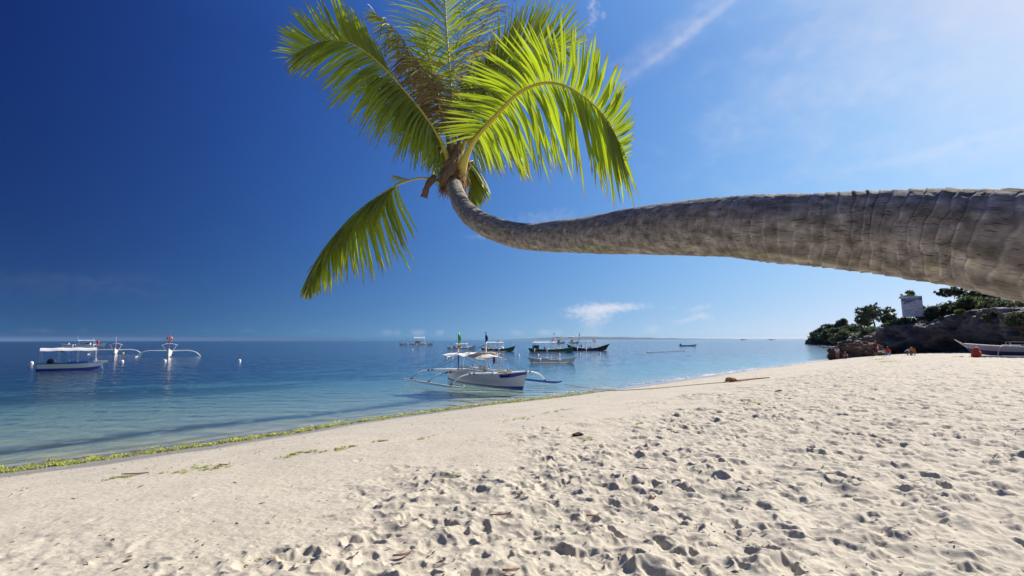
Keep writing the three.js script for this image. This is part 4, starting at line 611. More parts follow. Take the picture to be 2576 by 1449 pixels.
// a wall of rock with a flat or rising top: path points [px, depth, top py], base height, undercut
function cliff(name, path, base, o) {
  const n = o.n ?? 260, m = o.m ?? 90, pos = [], uv = [], col = [], idx = [];
  const P = path.map(([px, D, py]) => { const a = at(px, 850, D), t = at(px, py, D); return V(a.x, t.y, a.z); }), c = new THREE.CatmullRomCurve3(P, false, 'centripetal');
  { const p = c.getPoint(0.5), d = c.getTangent(0.5); if (-d.z * -p.x + d.x * -p.z < 0) o.flip = true; }
  for (let i = 0; i <= n; i++) {
    const t = i / n, p = c.getPoint(t), q = c.getPoint(Math.min(1, t + 0.01)), q0 = c.getPoint(Math.max(0, t - 0.01)), dir = q.sub(q0).setY(0).normalize(), out = V(-dir.z, 0, dir.x); if (o.flip) out.negate();
    const fade = smooth(0, 0.06, t) * (o.open ? 1 : smooth(1, 0.97, t));
    for (let j = 0; j <= m; j++) {
      const v = j / m; let y, off;
      if (v < 0.62) { const f = v / 0.62; y = lerp(base - 0.6, p.y, f); off = -o.under * Math.exp(-(((f - 0.14) / 0.13) ** 2)) * keyed(o.underKeys ?? [[0, 1], [1, 1]], t)[1] + o.bulge * Math.sin(Math.PI * clamp(f, 0, 1)) - 0.5 * o.bulge * f * f; }
      else { const f = (v - 0.62) / 0.38; y = p.y + (o.rise ?? 2) * f * f * (0.5 + 0.5 * t); off = -0.5 * o.bulge - f * o.back; }
      const wx = p.x + out.x * off, wz = p.z + out.z * off, k = o.rough ?? 1;
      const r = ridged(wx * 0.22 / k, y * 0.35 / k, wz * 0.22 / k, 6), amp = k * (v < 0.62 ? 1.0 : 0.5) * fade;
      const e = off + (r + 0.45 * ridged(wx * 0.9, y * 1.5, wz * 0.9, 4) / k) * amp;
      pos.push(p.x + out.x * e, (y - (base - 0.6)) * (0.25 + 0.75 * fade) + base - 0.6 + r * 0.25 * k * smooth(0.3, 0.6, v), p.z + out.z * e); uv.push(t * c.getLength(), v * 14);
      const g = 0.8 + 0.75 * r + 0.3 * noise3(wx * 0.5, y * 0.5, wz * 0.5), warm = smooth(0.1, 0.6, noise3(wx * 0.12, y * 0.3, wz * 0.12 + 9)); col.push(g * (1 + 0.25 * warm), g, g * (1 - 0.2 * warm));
    }
  }
  const w = m + 1; for (let i = 0; i < n; i++) for (let j = 0; j < m; j++) { const a = i * w + j; idx.push(a, a + w, a + 1, a + 1, a + w, a + w + 1); }
  return structure(name, geo(pos, idx, { uv: [uv, 2], color: [col, 3] }), o.mat);
}
const M_ROCK = rockMat(0.19, 0.18, 0.18), M_ROCK_DARK = rockMat(0.15, 0.12, 0.1);
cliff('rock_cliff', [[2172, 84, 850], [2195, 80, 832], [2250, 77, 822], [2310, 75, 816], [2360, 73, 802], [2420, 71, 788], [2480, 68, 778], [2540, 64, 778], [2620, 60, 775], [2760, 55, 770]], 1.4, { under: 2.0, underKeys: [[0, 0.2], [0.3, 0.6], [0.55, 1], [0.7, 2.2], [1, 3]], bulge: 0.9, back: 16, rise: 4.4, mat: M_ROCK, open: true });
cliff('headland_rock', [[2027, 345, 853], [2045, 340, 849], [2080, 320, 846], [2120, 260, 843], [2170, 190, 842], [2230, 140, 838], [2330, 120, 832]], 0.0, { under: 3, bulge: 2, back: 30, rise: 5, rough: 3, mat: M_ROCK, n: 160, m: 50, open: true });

// leafy crowns: many small leaf faces grouped in clumps
function crown(lobes, leaf, count, seed, flat = 0.75) {
  const r = rng(seed), pos = [], nor = [], total = lobes.reduce((s, l) => s + l[3] ** 2, 0);
  for (const [cx, cy, cz, R0] of lobes) {
    const clumps = Math.max(5, Math.round(count * R0 * R0 / total / 26));
    for (let c = 0; c < clumps; c++) {
      const u = r() * 2 - 1, a = r() * Math.PI * 2, q = Math.sqrt(1 - u * u), k = R0 * Math.pow(0.35 + 0.65 * r(), 0.6) * (0.8 + 0.45 * r()), x0 = cx + q * Math.cos(a) * k, y0 = cy + u * k * flat, z0 = cz + q * Math.sin(a) * k, cr = R0 * (0.14 + 0.16 * r());
      for (let i = 0; i < 26; i++) {
        const p = V(x0 + (r() + r() - 1) * cr * 1.5, y0 + (r() + r() - 1) * cr * 1.1, z0 + (r() + r() - 1) * cr * 1.5), d = V(r() - 0.5, (r() - 0.5) * 0.9, r() - 0.5).normalize(), s = d.clone().cross(V(r() - 0.5, 1, r() - 0.5)).normalize(), l = leaf * (0.6 + 0.8 * r()), w = l * 0.42;
        const a1 = p.clone().addScaledVector(d, -l / 2), b1 = p.clone().addScaledVector(s, w / 2), c1 = p.clone().addScaledVector(d, l / 2), d1 = p.clone().addScaledVector(s, -w / 2);
        for (const v of [a1, b1, c1, a1, c1, d1]) pos.push(v.x, v.y, v.z);
      }
    }
  }
  const g = new THREE.BufferGeometry(); g.setAttribute('position', new THREE.Float32BufferAttribute(pos, 3)); g.computeVertexNormals(); return g;
}
const M_LEAVES = [[0.06, 0.09, 0.03], [0.08, 0.115, 0.03], [0.055, 0.08, 0.035]].map(([r, g, b]) => new THREE.MeshPhysicalMaterial({ color: rgb(r, g, b), roughness: 0.95, transmission: 0.35, thickness: 0, side: THREE.DoubleSide }));
const M_BROAD = new THREE.MeshPhysicalMaterial({ color: rgb(0.11, 0.145, 0.03), roughness: 0.95, transmission: 0.5, thickness: 0, side: THREE.DoubleSide }), M_TRUNK = std(0.12, 0.09, 0.07, 0.9);
// tree whose top and sides are given in pixels at depth D; foot on the ground at height foot
function tree(name, label, px, top, half, D, foot, k = {}) {
  half *= k.category ? 1.15 : 1.3; const s = D / FOCAL, p = at(px, 850, D), H = at(px, top, D).y - foot, W = half * s, o = thing(name, label, k.category ?? 'tree', V(p.x, foot, p.z), k.group), r = rng(Math.round(px * 7 + top)), lobes = [], nl = k.lobes ?? 7;
  const trunkH = H * (k.stem ?? 0.45), limbs = [];
  for (let i = 0; i < nl; i++) { const a = i / nl * Math.PI * 2 + r(), q = i === 0 ? 0 : Math.sqrt(r()), R0 = W * (k.lump ?? 0.42) * (0.75 + 0.5 * r()); lobes.push([Math.cos(a) * q * (W - R0 * 0.7), lerp(H * (k.low ?? 0.45), H - R0 * 0.75, i === 0 ? 1 : 0.25 + 0.7 * r() * (1 - 0.5 * q)), Math.sin(a) * q * (W - R0 * 0.7), R0]); }
  const lean = V((r() - 0.5) * W * 0.4, trunkH, (r() - 0.5) * W * 0.3);
  part('trunk', merge([tube([V(0, -0.3, 0), lean.clone().multiplyScalar(0.5).add(V(W * 0.06, 0, 0)), lean], (t) => Math.max(0.05, H * 0.03) * (1.2 - 0.6 * t), 10, 7), ...lobes.slice(0, 6).map(([x, y, z]) => tube([lean.clone().multiplyScalar(0.8), lean.clone().lerp(V(x, y, z), 0.5).add(V(0, -H * 0.03, 0)), V(x, y, z)], (t) => Math.max(0.025, H * 0.015) * (1.1 - 0.8 * t), 8, 5))]), M_TRUNK, o);
  part('crown', crown(lobes, k.leaf ?? D * 0.0045, (k.count ?? 2600) * 1.5, Math.round(px * 3 + D), k.flat ?? 0.75), k.M ?? M_LEAVES[Math.round(px) % 3], o);
  return o;
}
const T = (label, ...a) => tree('headland_tree', label, ...a);
T('small round tree at the very tip of the rocky headland', 2062, 828, 17, 335, 2.4, { group: 'trees on the headland', low: 0.35, stem: 0.3 });
T('low spreading tree second from the tip of the headland', 2088, 815, 24, 325, 2.6, { group: 'trees on the headland', low: 0.3, stem: 0.3 });
T('taller dark tree rising from the scrub of the headland', 2122, 803, 20, 300, 3, { group: 'trees on the headland', low: 0.3, stem: 0.3, count: 3400 });
T('dark tree filling the saddle of the headland', 2112, 822, 30, 270, 3, { group: 'trees on the headland', low: 0.25, stem: 0.3, count: 3400 });
T('dense low tree in front of the tall open tree', 2158, 812, 32, 230, 3, { group: 'trees on the headland', low: 0.2, stem: 0.3, count: 3600 });
T('tall open tree with sky showing between its limbs', 2202, 766, 42, 175, 4.5, { group: 'trees on the headland', low: 0.58, stem: 0.62, lobes: 9, lump: 0.3, count: 3000 });
T('rounded bushy tree at the foot of the headland trees by the water', 2075, 838, 26, 310, 2, { group: 'trees on the headland', low: 0.1, stem: 0.3, count: 2600 });
T('broad bushy tree over the low rocks of the headland', 2140, 832, 34, 215, 2.2, { group: 'trees on the headland', low: 0.1, stem: 0.3, count: 3400 });
T('broad bushy tree hiding the foot of the tall open tree', 2188, 834, 36, 160, 2.2, { group: 'trees on the headland', low: 0.1, stem: 0.3, count: 3400 });
T('bushy tree between the green tree and the rock', 2232, 815, 30, 125, 3, { group: 'trees on the headland', low: 0.15, stem: 0.3, count: 3000 });
T('slender tree leaning beside the tall open tree', 2176, 790, 20, 185, 4.5, { group: 'trees on the headland', low: 0.5, stem: 0.5, count: 1600 });
T('green tree left of the faded sign', 2243, 786, 24, 135, 5, { group: 'trees on the headland', low: 0.35, stem: 0.4, M: M_LEAVES[1] });
T('dense tree below the tall open tree above the rock', 2205, 822, 34, 150, 3.5, { group: 'trees on the headland', low: 0.2, stem: 0.3, count: 3400 });
T('dark tree against the sky close under the palm trunk', 2408, 724, 28, 84, 9.2, { group: 'trees on the headland', low: 0.5, stem: 0.55, count: 2600, lobes: 8, lump: 0.36 });
T('dark tree nearly hidden under the palm trunk', 2478, 735, 36, 82, 9.2, { group: 'trees on the headland', low: 0.35, stem: 0.4, count: 3200 });
const S = (label, px, top, half, D, foot, M, count = 1500) => tree('shrub', label, px, top, half, D, foot, { category: 'shrub', group: 'shrubs on the cliff', M, count, low: 0.2, stem: 0.3, lump: 0.5, leaf: D * 0.0052 });
S('yellow-green sprig rising behind the faded sign', 2294, 728, 19, 81, 7.4, M_BROAD, 900);
S('dark shrub standing right of the faded sign', 2325, 768, 17, 80, 6.2, M_LEAVES[1], 1300);
S('broad-leaved green shrub below and left of the faded sign', 2250, 806, 24, 79, 4.6, M_BROAD, 1100);
S('shrub hanging over the rock under the faded sign', 2290, 797, 26, 78, 4.9, M_LEAVES[1], 1500);
S('broad dark shrub on the cliff top, next to the sign', 2355, 768, 36, 78, 5.8, M_LEAVES[2], 2200);
S('green shrub on the cliff top halfway to the palm trunk', 2410, 757, 40, 77, 6.3, M_LEAVES[1], 2400);
S('leafy broad-leaved shrub close under the palm trunk', 2440, 744, 22, 75, 7.4, M_BROAD, 1200);
S('dark shrub on the cliff top under the palm trunk', 2470, 750, 44, 76, 6.6, M_LEAVES[0], 2600);
S('yellow-green creeper hanging on the cliff face', 2500, 785, 20, 66, 4.8, M_BROAD, 800);
S('green tuft growing from a ledge of the cliff', 2418, 780, 11, 70, 6.2, M_BROAD, 500);
S('broad shrub on the slope above the overhang, beside the palm trunk', 2520, 752, 46, 70, 6.4, M_LEAVES[1], 2600);
S('dark shrub on the slope above the beached boat', 2580, 756, 46, 66, 6.2, M_LEAVES[0], 2600);
S('dark creeper over the overhang at the cliff end', 2560, 785, 30, 61, 4.2, M_LEAVES[1], 1800);
// rock in front of the cliff, with dry grass
{
  const g = new THREE.IcosahedronGeometry(1, 40), p = g.attributes.position, col = [];
  const c = at(2150, 878, 71);
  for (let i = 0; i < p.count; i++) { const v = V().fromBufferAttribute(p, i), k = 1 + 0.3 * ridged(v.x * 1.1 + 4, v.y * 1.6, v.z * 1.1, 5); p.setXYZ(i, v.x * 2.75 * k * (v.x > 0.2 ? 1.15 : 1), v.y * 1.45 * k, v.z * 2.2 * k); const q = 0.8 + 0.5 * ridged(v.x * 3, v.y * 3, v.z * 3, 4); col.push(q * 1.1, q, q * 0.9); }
  g.setAttribute('color', new THREE.Float32BufferAttribute(col, 3)); g.deleteAttribute('uv'); const gg = mergeVertices(g, 1e-4); gg.computeVertexNormals();
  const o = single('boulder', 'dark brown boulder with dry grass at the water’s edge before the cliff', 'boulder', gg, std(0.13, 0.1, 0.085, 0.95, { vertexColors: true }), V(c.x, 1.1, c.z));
  const r = rng(77), bl = [];
  for (let k = 0; k < 900; k++) { const a = r() * 6.28, q = Math.sqrt(r()) * 1.6, b = V(Math.cos(a) * q * 1.2 - 0.3, 1.2 - q * q * 0.28 + 0.1 * r(), Math.sin(a) * q + 0.8), d = V((r() - 0.5) * 1.4, 1, (r() - 0.5) * 1.4).normalize().multiplyScalar(0.25 + 0.35 * r()), e = b.clone().add(d); bl.push(b.x - 0.012, b.y, b.z, b.x + 0.012, b.y, b.z, e.x, e.y, e.z); }
  const bg = new THREE.BufferGeometry(); bg.setAttribute('position', new THREE.Float32BufferAttribute(bl, 3)); bg.computeVertexNormals(); const gm = part('dry_grass', bg, std(0.3, 0.22, 0.14, 0.95, { side: THREE.DoubleSide }), o); gm.userData.kind = 'stuff';
}
{ // faded board on posts
  const D = 77.5, a = at(2262, 745, D), b = at(2315, 743, D), c0 = at(2272, 797, D), W = b.x - a.x, Hh = a.y - c0.y, o = thing('sign_board', 'weathered white sign board with faded lettering on posts above the rock', 'sign', V((a.x + b.x) / 2 + 0.25, 4.6, a.z));
  const cv = document.createElement('canvas'); cv.width = 512; cv.height = 512; const x = cv.getContext('2d');
  x.fillStyle = '#dfe5ea'; x.fillRect(0, 0, 512, 512); const r = rng(91);
  for (let k = 0; k < 500; k++) { x.fillStyle = `rgba(${r() < 0.5 ? '225,228,232' : '120,135,155'},${0.05 + 0.07 * r()})`; x.beginPath(); x.ellipse(r() * 512, r() * 512, 10 + 50 * r(), 3 + 10 * r(), r(), 0, 7); x.fill(); }
  x.fillStyle = 'rgba(92,112,142,0.8)'; x.beginPath(); x.moveTo(0, 60); x.lineTo(140, 40); x.lineTo(512, 30); x.lineTo(512, 110); x.lineTo(380, 95); x.lineTo(250, 130); x.lineTo(60, 190); x.lineTo(30, 180); x.lineTo(90, 120); x.lineTo(0, 130); x.fill();
  x.fillStyle = '#dfe5ec'; x.font = 'bold 66px serif'; x.textAlign = 'center'; x.fillText('ATLANTIS', 262, 84);
  x.fillStyle = 'rgba(60,80,110,0.65)'; x.font = 'bold 80px serif'; x.fillText('DIVE', 250, 185);
  x.fillStyle = 'rgba(70,85,105,0.55)'; for (const [u, v, w, h] of [[180, 235, 180, 6], [60, 345, 190, 8], [60, 365, 130, 6], [420, 315, 80, 10], [150, 385, 28, 34], [320, 380, 34, 34], [300, 425, 60, 8], [60, 455, 400, 6]]) x.fillRect(u, v, w, h);
  const t = new THREE.CanvasTexture(cv); t.colorSpace = THREE.SRGBColorSpace;
  const bd = part('board', new THREE.BoxGeometry(W, Hh, 0.08), std(0.75, 0.73, 0.74, 0.8), o); bd.position.set(0, (a.y + c0.y) / 2 - 4.6, 0); bd.rotation.z = 0.035;
  const face = part('lettering', new THREE.PlaneGeometry(W * 0.985, Hh * 0.985), new THREE.MeshStandardMaterial({ map: t, roughness: 0.8 }), bd); face.position.z = 0.046;
  for (const k of [-0.38, 0.05, 0.4]) pole(o, 'post', V(k * W, -1.2, -0.09), V(k * W, Hh * 1.35, -0.09), 0.05, M_TRUNK, 6);
  pole(o, 'top_rail', V(-W * 0.42, (a.y - 4.6) + 0.12, -0.05), V(W * 0.3, (a.y - 4.6) + 0.16, -0.05), 0.025, std(0.5, 0.5, 0.5), 6);
}
for (const [px, py, label] of [[2272, 824, 'white plastic tub on the ledge below the sign'], [2313, 816, 'white bucket lying under a plank below the sign']]) single('bucket', label, 'bucket', new THREE.CylinderGeometry(0.34, 0.26, 0.5, 18, 1).rotateZ(px > 2300 ? 1.2 : 0.1), std(0.6, 0.6, 0.6, 0.6), at(px, py, 76.5));
single('plank', 'thin brown plank laid over the white bucket below the sign', 'plank', box(1.5, 0.06, 0.3), M_WOOD, at(2318, 812, 76.3)).rotation.z = -0.03;

// ---------------------------------------------------------------- people by the cliff
function skin(list, R0, n, centre) {                                  // tapered capsules [a, b, ra, rb] joined smoothly and meshed
  const mc = new MarchingCubes(n, M_WHITE, false, false, 120000); mc.isolation = 0; const f = mc.field, h = n / 2;
  const segs = list.map(([a, b, ra, rb]) => ({ a, d: V().subVectors(b, a), ra, rb, l: Math.max(1e-6, V().subVectors(b, a).lengthSq()) }));
  for (let k = 0; k < n; k++) for (let j = 0; j < n; j++) for (let i = 0; i < n; i++) {
    const x = (i - h) / h * R0 + centre.x, y = (j - h) / h * R0 + centre.y, z = (k - h) / h * R0 + centre.z; let m = 1e3;
    for (const s of segs) { const px = x - s.a.x, py = y - s.a.y, pz = z - s.a.z, t = clamp((px * s.d.x + py * s.d.y + pz * s.d.z) / s.l, 0, 1), e = Math.hypot(px - s.d.x * t, py - s.d.y * t, pz - s.d.z * t) - lerp(s.ra, s.rb, t); const w = Math.max(0.035 - Math.abs(m - e), 0) / 0.035; m = Math.min(m, e) - w * w * 0.035 * 0.25; }
    f[i + n * (j + n * k)] = -m;
  }
  mc.update(); const c = mc.count, g = new THREE.BufferGeometry();
  const pa = new Float32Array(c * 3); for (let i = 0; i < c; i++) { pa[i * 3] = mc.positionArray[i * 3] * R0 + centre.x; pa[i * 3 + 1] = mc.positionArray[i * 3 + 1] * R0 + centre.y; pa[i * 3 + 2] = mc.positionArray[i * 3 + 2] * R0 + centre.z; }
  g.setAttribute('position', new THREE.BufferAttribute(pa, 3)); const q = mergeVertices(g, 1e-4); q.computeVertexNormals();
  return q;
}
function person(label, pos, turn, J, M, k = {}) {                      // J: joints in metres, facing +z
  const o = thing('person', label, 'person', pos, k.group); o.rotation.y = turn;
  const s = k.scale ?? 1, P = {}; for (const [n, v] of Object.entries(J)) P[n] = V(...v).multiplyScalar(s);
  const q = (v) => v * s, up = P.head.clone().sub(P.neck).normalize(), head = P.head, fw = V(0, 0, 1);
  const limb = []; const add = (a, b, ra, rb) => limb.push([a, b, q(ra), q(rb)]);
  add(P.pelvis, P.chest, 0.125, 0.13); add(P.chest, P.neck, 0.115, 0.055); add(P.neck, head, 0.05, 0.06); add(head.clone().addScaledVector(up, q(-0.04)), head.clone().addScaledVector(up, q(0.055)), 0.07, 0.09);
  add(head.clone().addScaledVector(fw, q(0.085)), head.clone().addScaledVector(fw, q(0.1)).addScaledVector(up, q(-0.02)), 0.014, 0.017);
  for (const d of ['L', 'R']) {
    add(P.chest.clone().lerp(P['sh' + d], 0.4), P['sh' + d], 0.07, 0.062); add(P['sh' + d], P['el' + d], 0.055, 0.042); add(P['el' + d], P['ha' + d], 0.04, 0.028);
    const hand = P['ha' + d], dir = hand.clone().sub(P['el' + d]).normalize(), side = dir.clone().cross(up).normalize(); if (side.lengthSq() < 0.1) side.set(1, 0, 0);
    add(hand, hand.clone().addScaledVector(dir, q(0.07)), 0.03, 0.034);
    for (let i = 0; i < 4; i++) { const b = hand.clone().addScaledVector(dir, q(0.08)).addScaledVector(side, q((i - 1.5) * 0.021)); add(b, b.clone().addScaledVector(dir, q(0.055 + 0.012 * (i === 1 || i === 2))).add(V(0, q(-0.02), 0)), 0.011, 0.009); }
    const th = hand.clone().addScaledVector(dir, q(0.03)).addScaledVector(side, q(-0.035)); add(th, th.clone().addScaledVector(dir, q(0.04)).addScaledVector(side, q(-0.02)), 0.012, 0.01);
    add(P.pelvis.clone().lerp(P['hip' + d], 0.6), P['hip' + d], 0.1, 0.095); add(P['hip' + d], P['kn' + d], 0.088, 0.058); add(P['kn' + d], P['an' + d], 0.055, 0.036); add(P['an' + d], P['an' + d].clone().add(V(0, q(-0.045), q(0.14))), 0.036, 0.028);
    add(head.clone().add(V((d === 'L' ? -1 : 1) * q(0.083), q(-0.01), 0)), head.clone().add(V((d === 'L' ? -1 : 1) * q(0.09), q(0.02), 0)), 0.014, 0.018);
  }
  const c = P.pelvis.clone().lerp(P.neck, 0.4), R0 = 1.05 * s * (k.size ?? 1), N = 104;
  part('body', skin(limb, R0, N, c), M.skin, o);
  const grow = (list, e) => list.map(([a, b, ra, rb]) => [a, b, ra + e, rb + e]);
  const shirt = [[P.pelvis.clone().lerp(P.chest, 0.1), P.chest, q(0.125), q(0.132)], [P.chest, P.chest.clone().lerp(P.neck, 0.6), q(0.118), q(0.075)]], trousers = [[P.pelvis, P.pelvis.clone().lerp(P.chest, 0.12), q(0.128), q(0.128)]];
  for (const d of ['L', 'R']) { shirt.push([P.chest.clone().lerp(P['sh' + d], 0.4), P['sh' + d], q(0.075), q(0.066)], [P['sh' + d], P['sh' + d].clone().lerp(P['el' + d], 0.65), q(0.064), q(0.056)]); trousers.push([P.pelvis.clone().lerp(P['hip' + d], 0.6), P['hip' + d], q(0.104), q(0.1)], [P['hip' + d], P['hip' + d].clone().lerp(P['kn' + d], k.short ?? 0.85), q(0.094), q(0.078)]); }
  if (M.shirt) part('shirt', skin(grow(shirt, 0.014), R0, N, c), M.shirt, o);
  if (M.shorts) part('shorts', skin(grow(trousers, 0.012), R0, N, c), M.shorts, o);
  part('hair', skin([[head.clone().addScaledVector(up, q(0.05)).addScaledVector(fw, q(-0.02)), head.clone().addScaledVector(fw, q(-0.035)), q(0.092), q(0.075)]], 0.3 * s, 40, head.clone()), M.hair ?? std(0.015, 0.012, 0.01, 0.6), o);
  return o;
}
{
  const M_SKIN = std(0.23, 0.12, 0.075, 0.6), cloth = (r, g, b) => std(r, g, b, 0.95);
  const stand = { pelvis: [0, 0.92, 0], chest: [0, 1.27, -0.01], neck: [0, 1.46, 0], head: [0, 1.6, 0.03], shL: [-0.19, 1.4, 0], elL: [-0.27, 1.13, 0.04], haL: [-0.08, 1.02, 0.26], shR: [0.19, 1.4, 0], elR: [0.27, 1.13, 0.04], haR: [0.08, 1.04, 0.28], hipL: [-0.1, 0.88, 0], knL: [-0.12, 0.48, 0.03], anL: [-0.13, 0.08, -0.02], hipR: [0.1, 0.88, 0], knR: [0.13, 0.48, 0.05], anR: [0.15, 0.08, 0] };
  const squat = { pelvis: [0, 0.3, -0.12], chest: [0, 0.6, 0.02], neck: [0, 0.78, 0.1], head: [0, 0.91, 0.15], shL: [-0.18, 0.72, 0.06], elL: [-0.25, 0.5, 0.2], haL: [-0.12, 0.36, 0.38], shR: [0.18, 0.72, 0.06], elR: [0.25, 0.5, 0.2], haR: [0.12, 0.34, 0.4], hipL: [-0.1, 0.28, -0.1], knL: [-0.2, 0.5, 0.24], anL: [-0.17, 0.07, 0.08], hipR: [0.1, 0.28, -0.1], knR: [0.2, 0.5, 0.24], anR: [0.17, 0.07, 0.08] };
  const bend = { ...squat, chest: [0, 0.54, 0.1], neck: [0, 0.66, 0.24], head: [0, 0.74, 0.34], shL: [-0.18, 0.62, 0.17], shR: [0.18, 0.62, 0.17], haL: [-0.12, 0.12, 0.45], elL: [-0.24, 0.36, 0.3], elR: [0.24, 0.36, 0.3], haR: [0.12, 0.12, 0.47] };
  const sit = { ...squat, pelvis: [0, 0.13, -0.15], hipL: [-0.1, 0.12, -0.12], hipR: [0.1, 0.12, -0.12], chest: [0, 0.45, -0.12], neck: [0, 0.64, -0.07], head: [0, 0.78, -0.03], shL: [-0.18, 0.57, -0.1], shR: [0.18, 0.57, -0.1], elL: [-0.26, 0.4, 0.06], elR: [0.26, 0.4, 0.06], haL: [-0.15, 0.42, 0.25], haR: [0.15, 0.42, 0.25], knL: [-0.15, 0.45, 0.25], knR: [0.15, 0.45, 0.25], anL: [-0.14, 0.07, 0.38], anR: [0.14, 0.07, 0.38] };
  const foot = (px, D, lift = 0) => { const p = at(px, 850, D); p.y = groundHeight(p.x, D) + lift; return p; };
  person('person standing on the sand in maroon shirt and dark shorts, hands held together', foot(2200, 64), 0.2, stand, { skin: M_SKIN, shirt: cloth(0.16, 0.03, 0.03), shorts: cloth(0.07, 0.015, 0.03) });
  person('person squatting in red-orange shirt and white and blue shorts', foot(2231, 62), 2.6, squat, { skin: M_SKIN, shirt: cloth(0.5, 0.06, 0.02), shorts: cloth(0.25, 0.33, 0.55) });
  person('person in orange shirt bending down beside the one in white', foot(2296, 62), -1.1, bend, { skin: M_SKIN, shirt: cloth(0.7, 0.2, 0.02), shorts: cloth(0.05, 0.05, 0.07) });
  person('person in white shirt crouching beside the one in orange', foot(2278, 63), 0.9, bend, { skin: M_SKIN, shirt: cloth(0.6, 0.66, 0.75), shorts: cloth(0.05, 0.05, 0.07) }, { scale: 0.95 });
  person('person standing at the water’s edge in pale shirt, beside the boulder', foot(2104, 66), -0.8, { ...stand, haL: [-0.24, 0.92, 0.12], haR: [0.26, 0.9, 0.08] }, { skin: M_SKIN, shirt: cloth(0.62, 0.5, 0.48), shorts: cloth(0.25, 0.1, 0.1) }, { scale: 0.86 });
  person('person sitting in the shade of the boulder by the water', foot(2124, 66.5), -0.4, sit, { skin: M_SKIN, shirt: cloth(0.22, 0.13, 0.1), shorts: cloth(0.1, 0.08, 0.1) }, { scale: 0.9 });
  // red sack
  const sp = foot(2453, 50), prof = [[0, 0], [0.33, 0.0], [0.375, 0.08], [0.37, 0.28], [0.33, 0.48], [0.25, 0.64], [0.19, 0.76], [0.2, 0.84], [0.13, 0.89], [0, 0.9]].map(([x, y]) => new THREE.Vector2(x, y)), lg = new THREE.LatheGeometry(new THREE.SplineCurve(prof).getPoints(40), 36), lp = lg.attributes.position;
  for (let i = 0; i < lp.count; i++) { const v = V().fromBufferAttribute(lp, i), k = 1 + 0.12 * noise3(v.x * 3, v.y * 3, v.z * 3) + 0.05 * noise3(v.x * 9, v.y * 6, v.z * 9); lp.setXYZ(i, v.x * k, v.y, v.z * k); } lg.computeVertexNormals();
  single('sack', 'bulging red sack standing on the sand by the drawn-up boat', 'sack', lg, std(0.5, 0.05, 0.02, 0.75), sp);
}
{ // boat drawn up on the sand, running out of the picture
  const a = at(2472, 850, 51), b = at(2680, 850, 46), y = groundHeight(a.x, 51), L = 8.6, o = thing('beached_boat', 'grey and dark blue outrigger boat drawn up on the sand under the cliff', 'boat', V((a.x + b.x) / 2 + 0.5, y + 0.1, (a.z + b.z) / 2));
  o.rotation.y = Math.PI + Math.atan2(-(b.z - a.z), b.x - a.x);
  const h = { L, B: 1.1, draft: 0.05, free: 0.85, bowRise: 0.25, sternRise: 0.2, stripe: 0.5, full: 2.6, bowRake: 0.5, round: 0.45 };
  hullParts(o, h, { hull: std(0.36, 0.38, 0.45, 0.6), bottom: std(0.03, 0.05, 0.12, 0.6), deck: M_GREY, rail: M_WHITE });
  pole(o, 'bowsprit', V(L / 2 + 0.1, 0.75, 0), V(L / 2 + 1.15, 1.45, 0), (t) => 0.1 - 0.07 * t, std(0.6, 0.6, 0.58)); 
  outriggers(o, h, { arms: [-2.5, 1.2], reach: 2.4, floatY: 0.06, from: -3.6, to: 3, r: 0.05, fr: 0.06 }, { arm: M_BAMBOO, floatA: M_GREY, floatB: M_GREY });
  part('cargo_frame', merge([box(1.6, 0.04, 0.04, 0.6, 1.25, -0.4), box(1.6, 0.04, 0.04, 0.6, 1.0, -0.4), box(0.04, 0.45, 0.04, -0.2, 1.05, -0.4), box(0.04, 0.45, 0.04, 1.4, 1.05, -0.4), box(1.6, 0.04, 0.04, 0.6, 1.25, 0.4), box(0.04, 0.45, 0.04, -0.2, 1.05, 0.4), box(0.04, 0.45, 0.04, 1.4, 1.05, 0.4)]), M_GREY, o);
  part('tarpaulin', new THREE.SphereGeometry(0.5, 14, 10).scale(0.9, 0.5, 0.8).translate(-0.6, 1.05, 0), std(0.25, 0.12, 0.28, 0.85), o);
}

// ---------------------------------------------------------------- far shore
{
  const n = 120, pos = [], idx = [], D = 21000, L0 = at(1230, 850, D).x, L1 = at(1960, 850, D).x;
  for (let i = 0; i <= n; i++) { const t = i / n, x = lerp(L0, L1, t), px = lerp(1230, 1960, t), h = 110 * Math.exp(-(((px - 1480) / 170) ** 2)) + 34 * Math.exp(-(((px - 1700) / 160) ** 2)) + 16 * noise2(px * 0.012, 2) * smooth(0, 0.2, t) * smooth(1, 0.8, t), hh = Math.max(0, h * smooth(0, 0.12, t) * smooth(1, 0.85, t)); pos.push(x, -30, -D + 1500, x, hh * 0.6, -D - 300, x, hh, -D - 1200, x, -30, -D - 3000); }
  for (let i = 0; i < n; i++) for (let k = 0; k < 3; k++) { const a = i * 4 + k; idx.push(a, a + 4, a + 1, a + 1, a + 4, a + 5); }
  structure('hills', geo(pos, idx), std(0.06, 0.085, 0.06, 1));
}

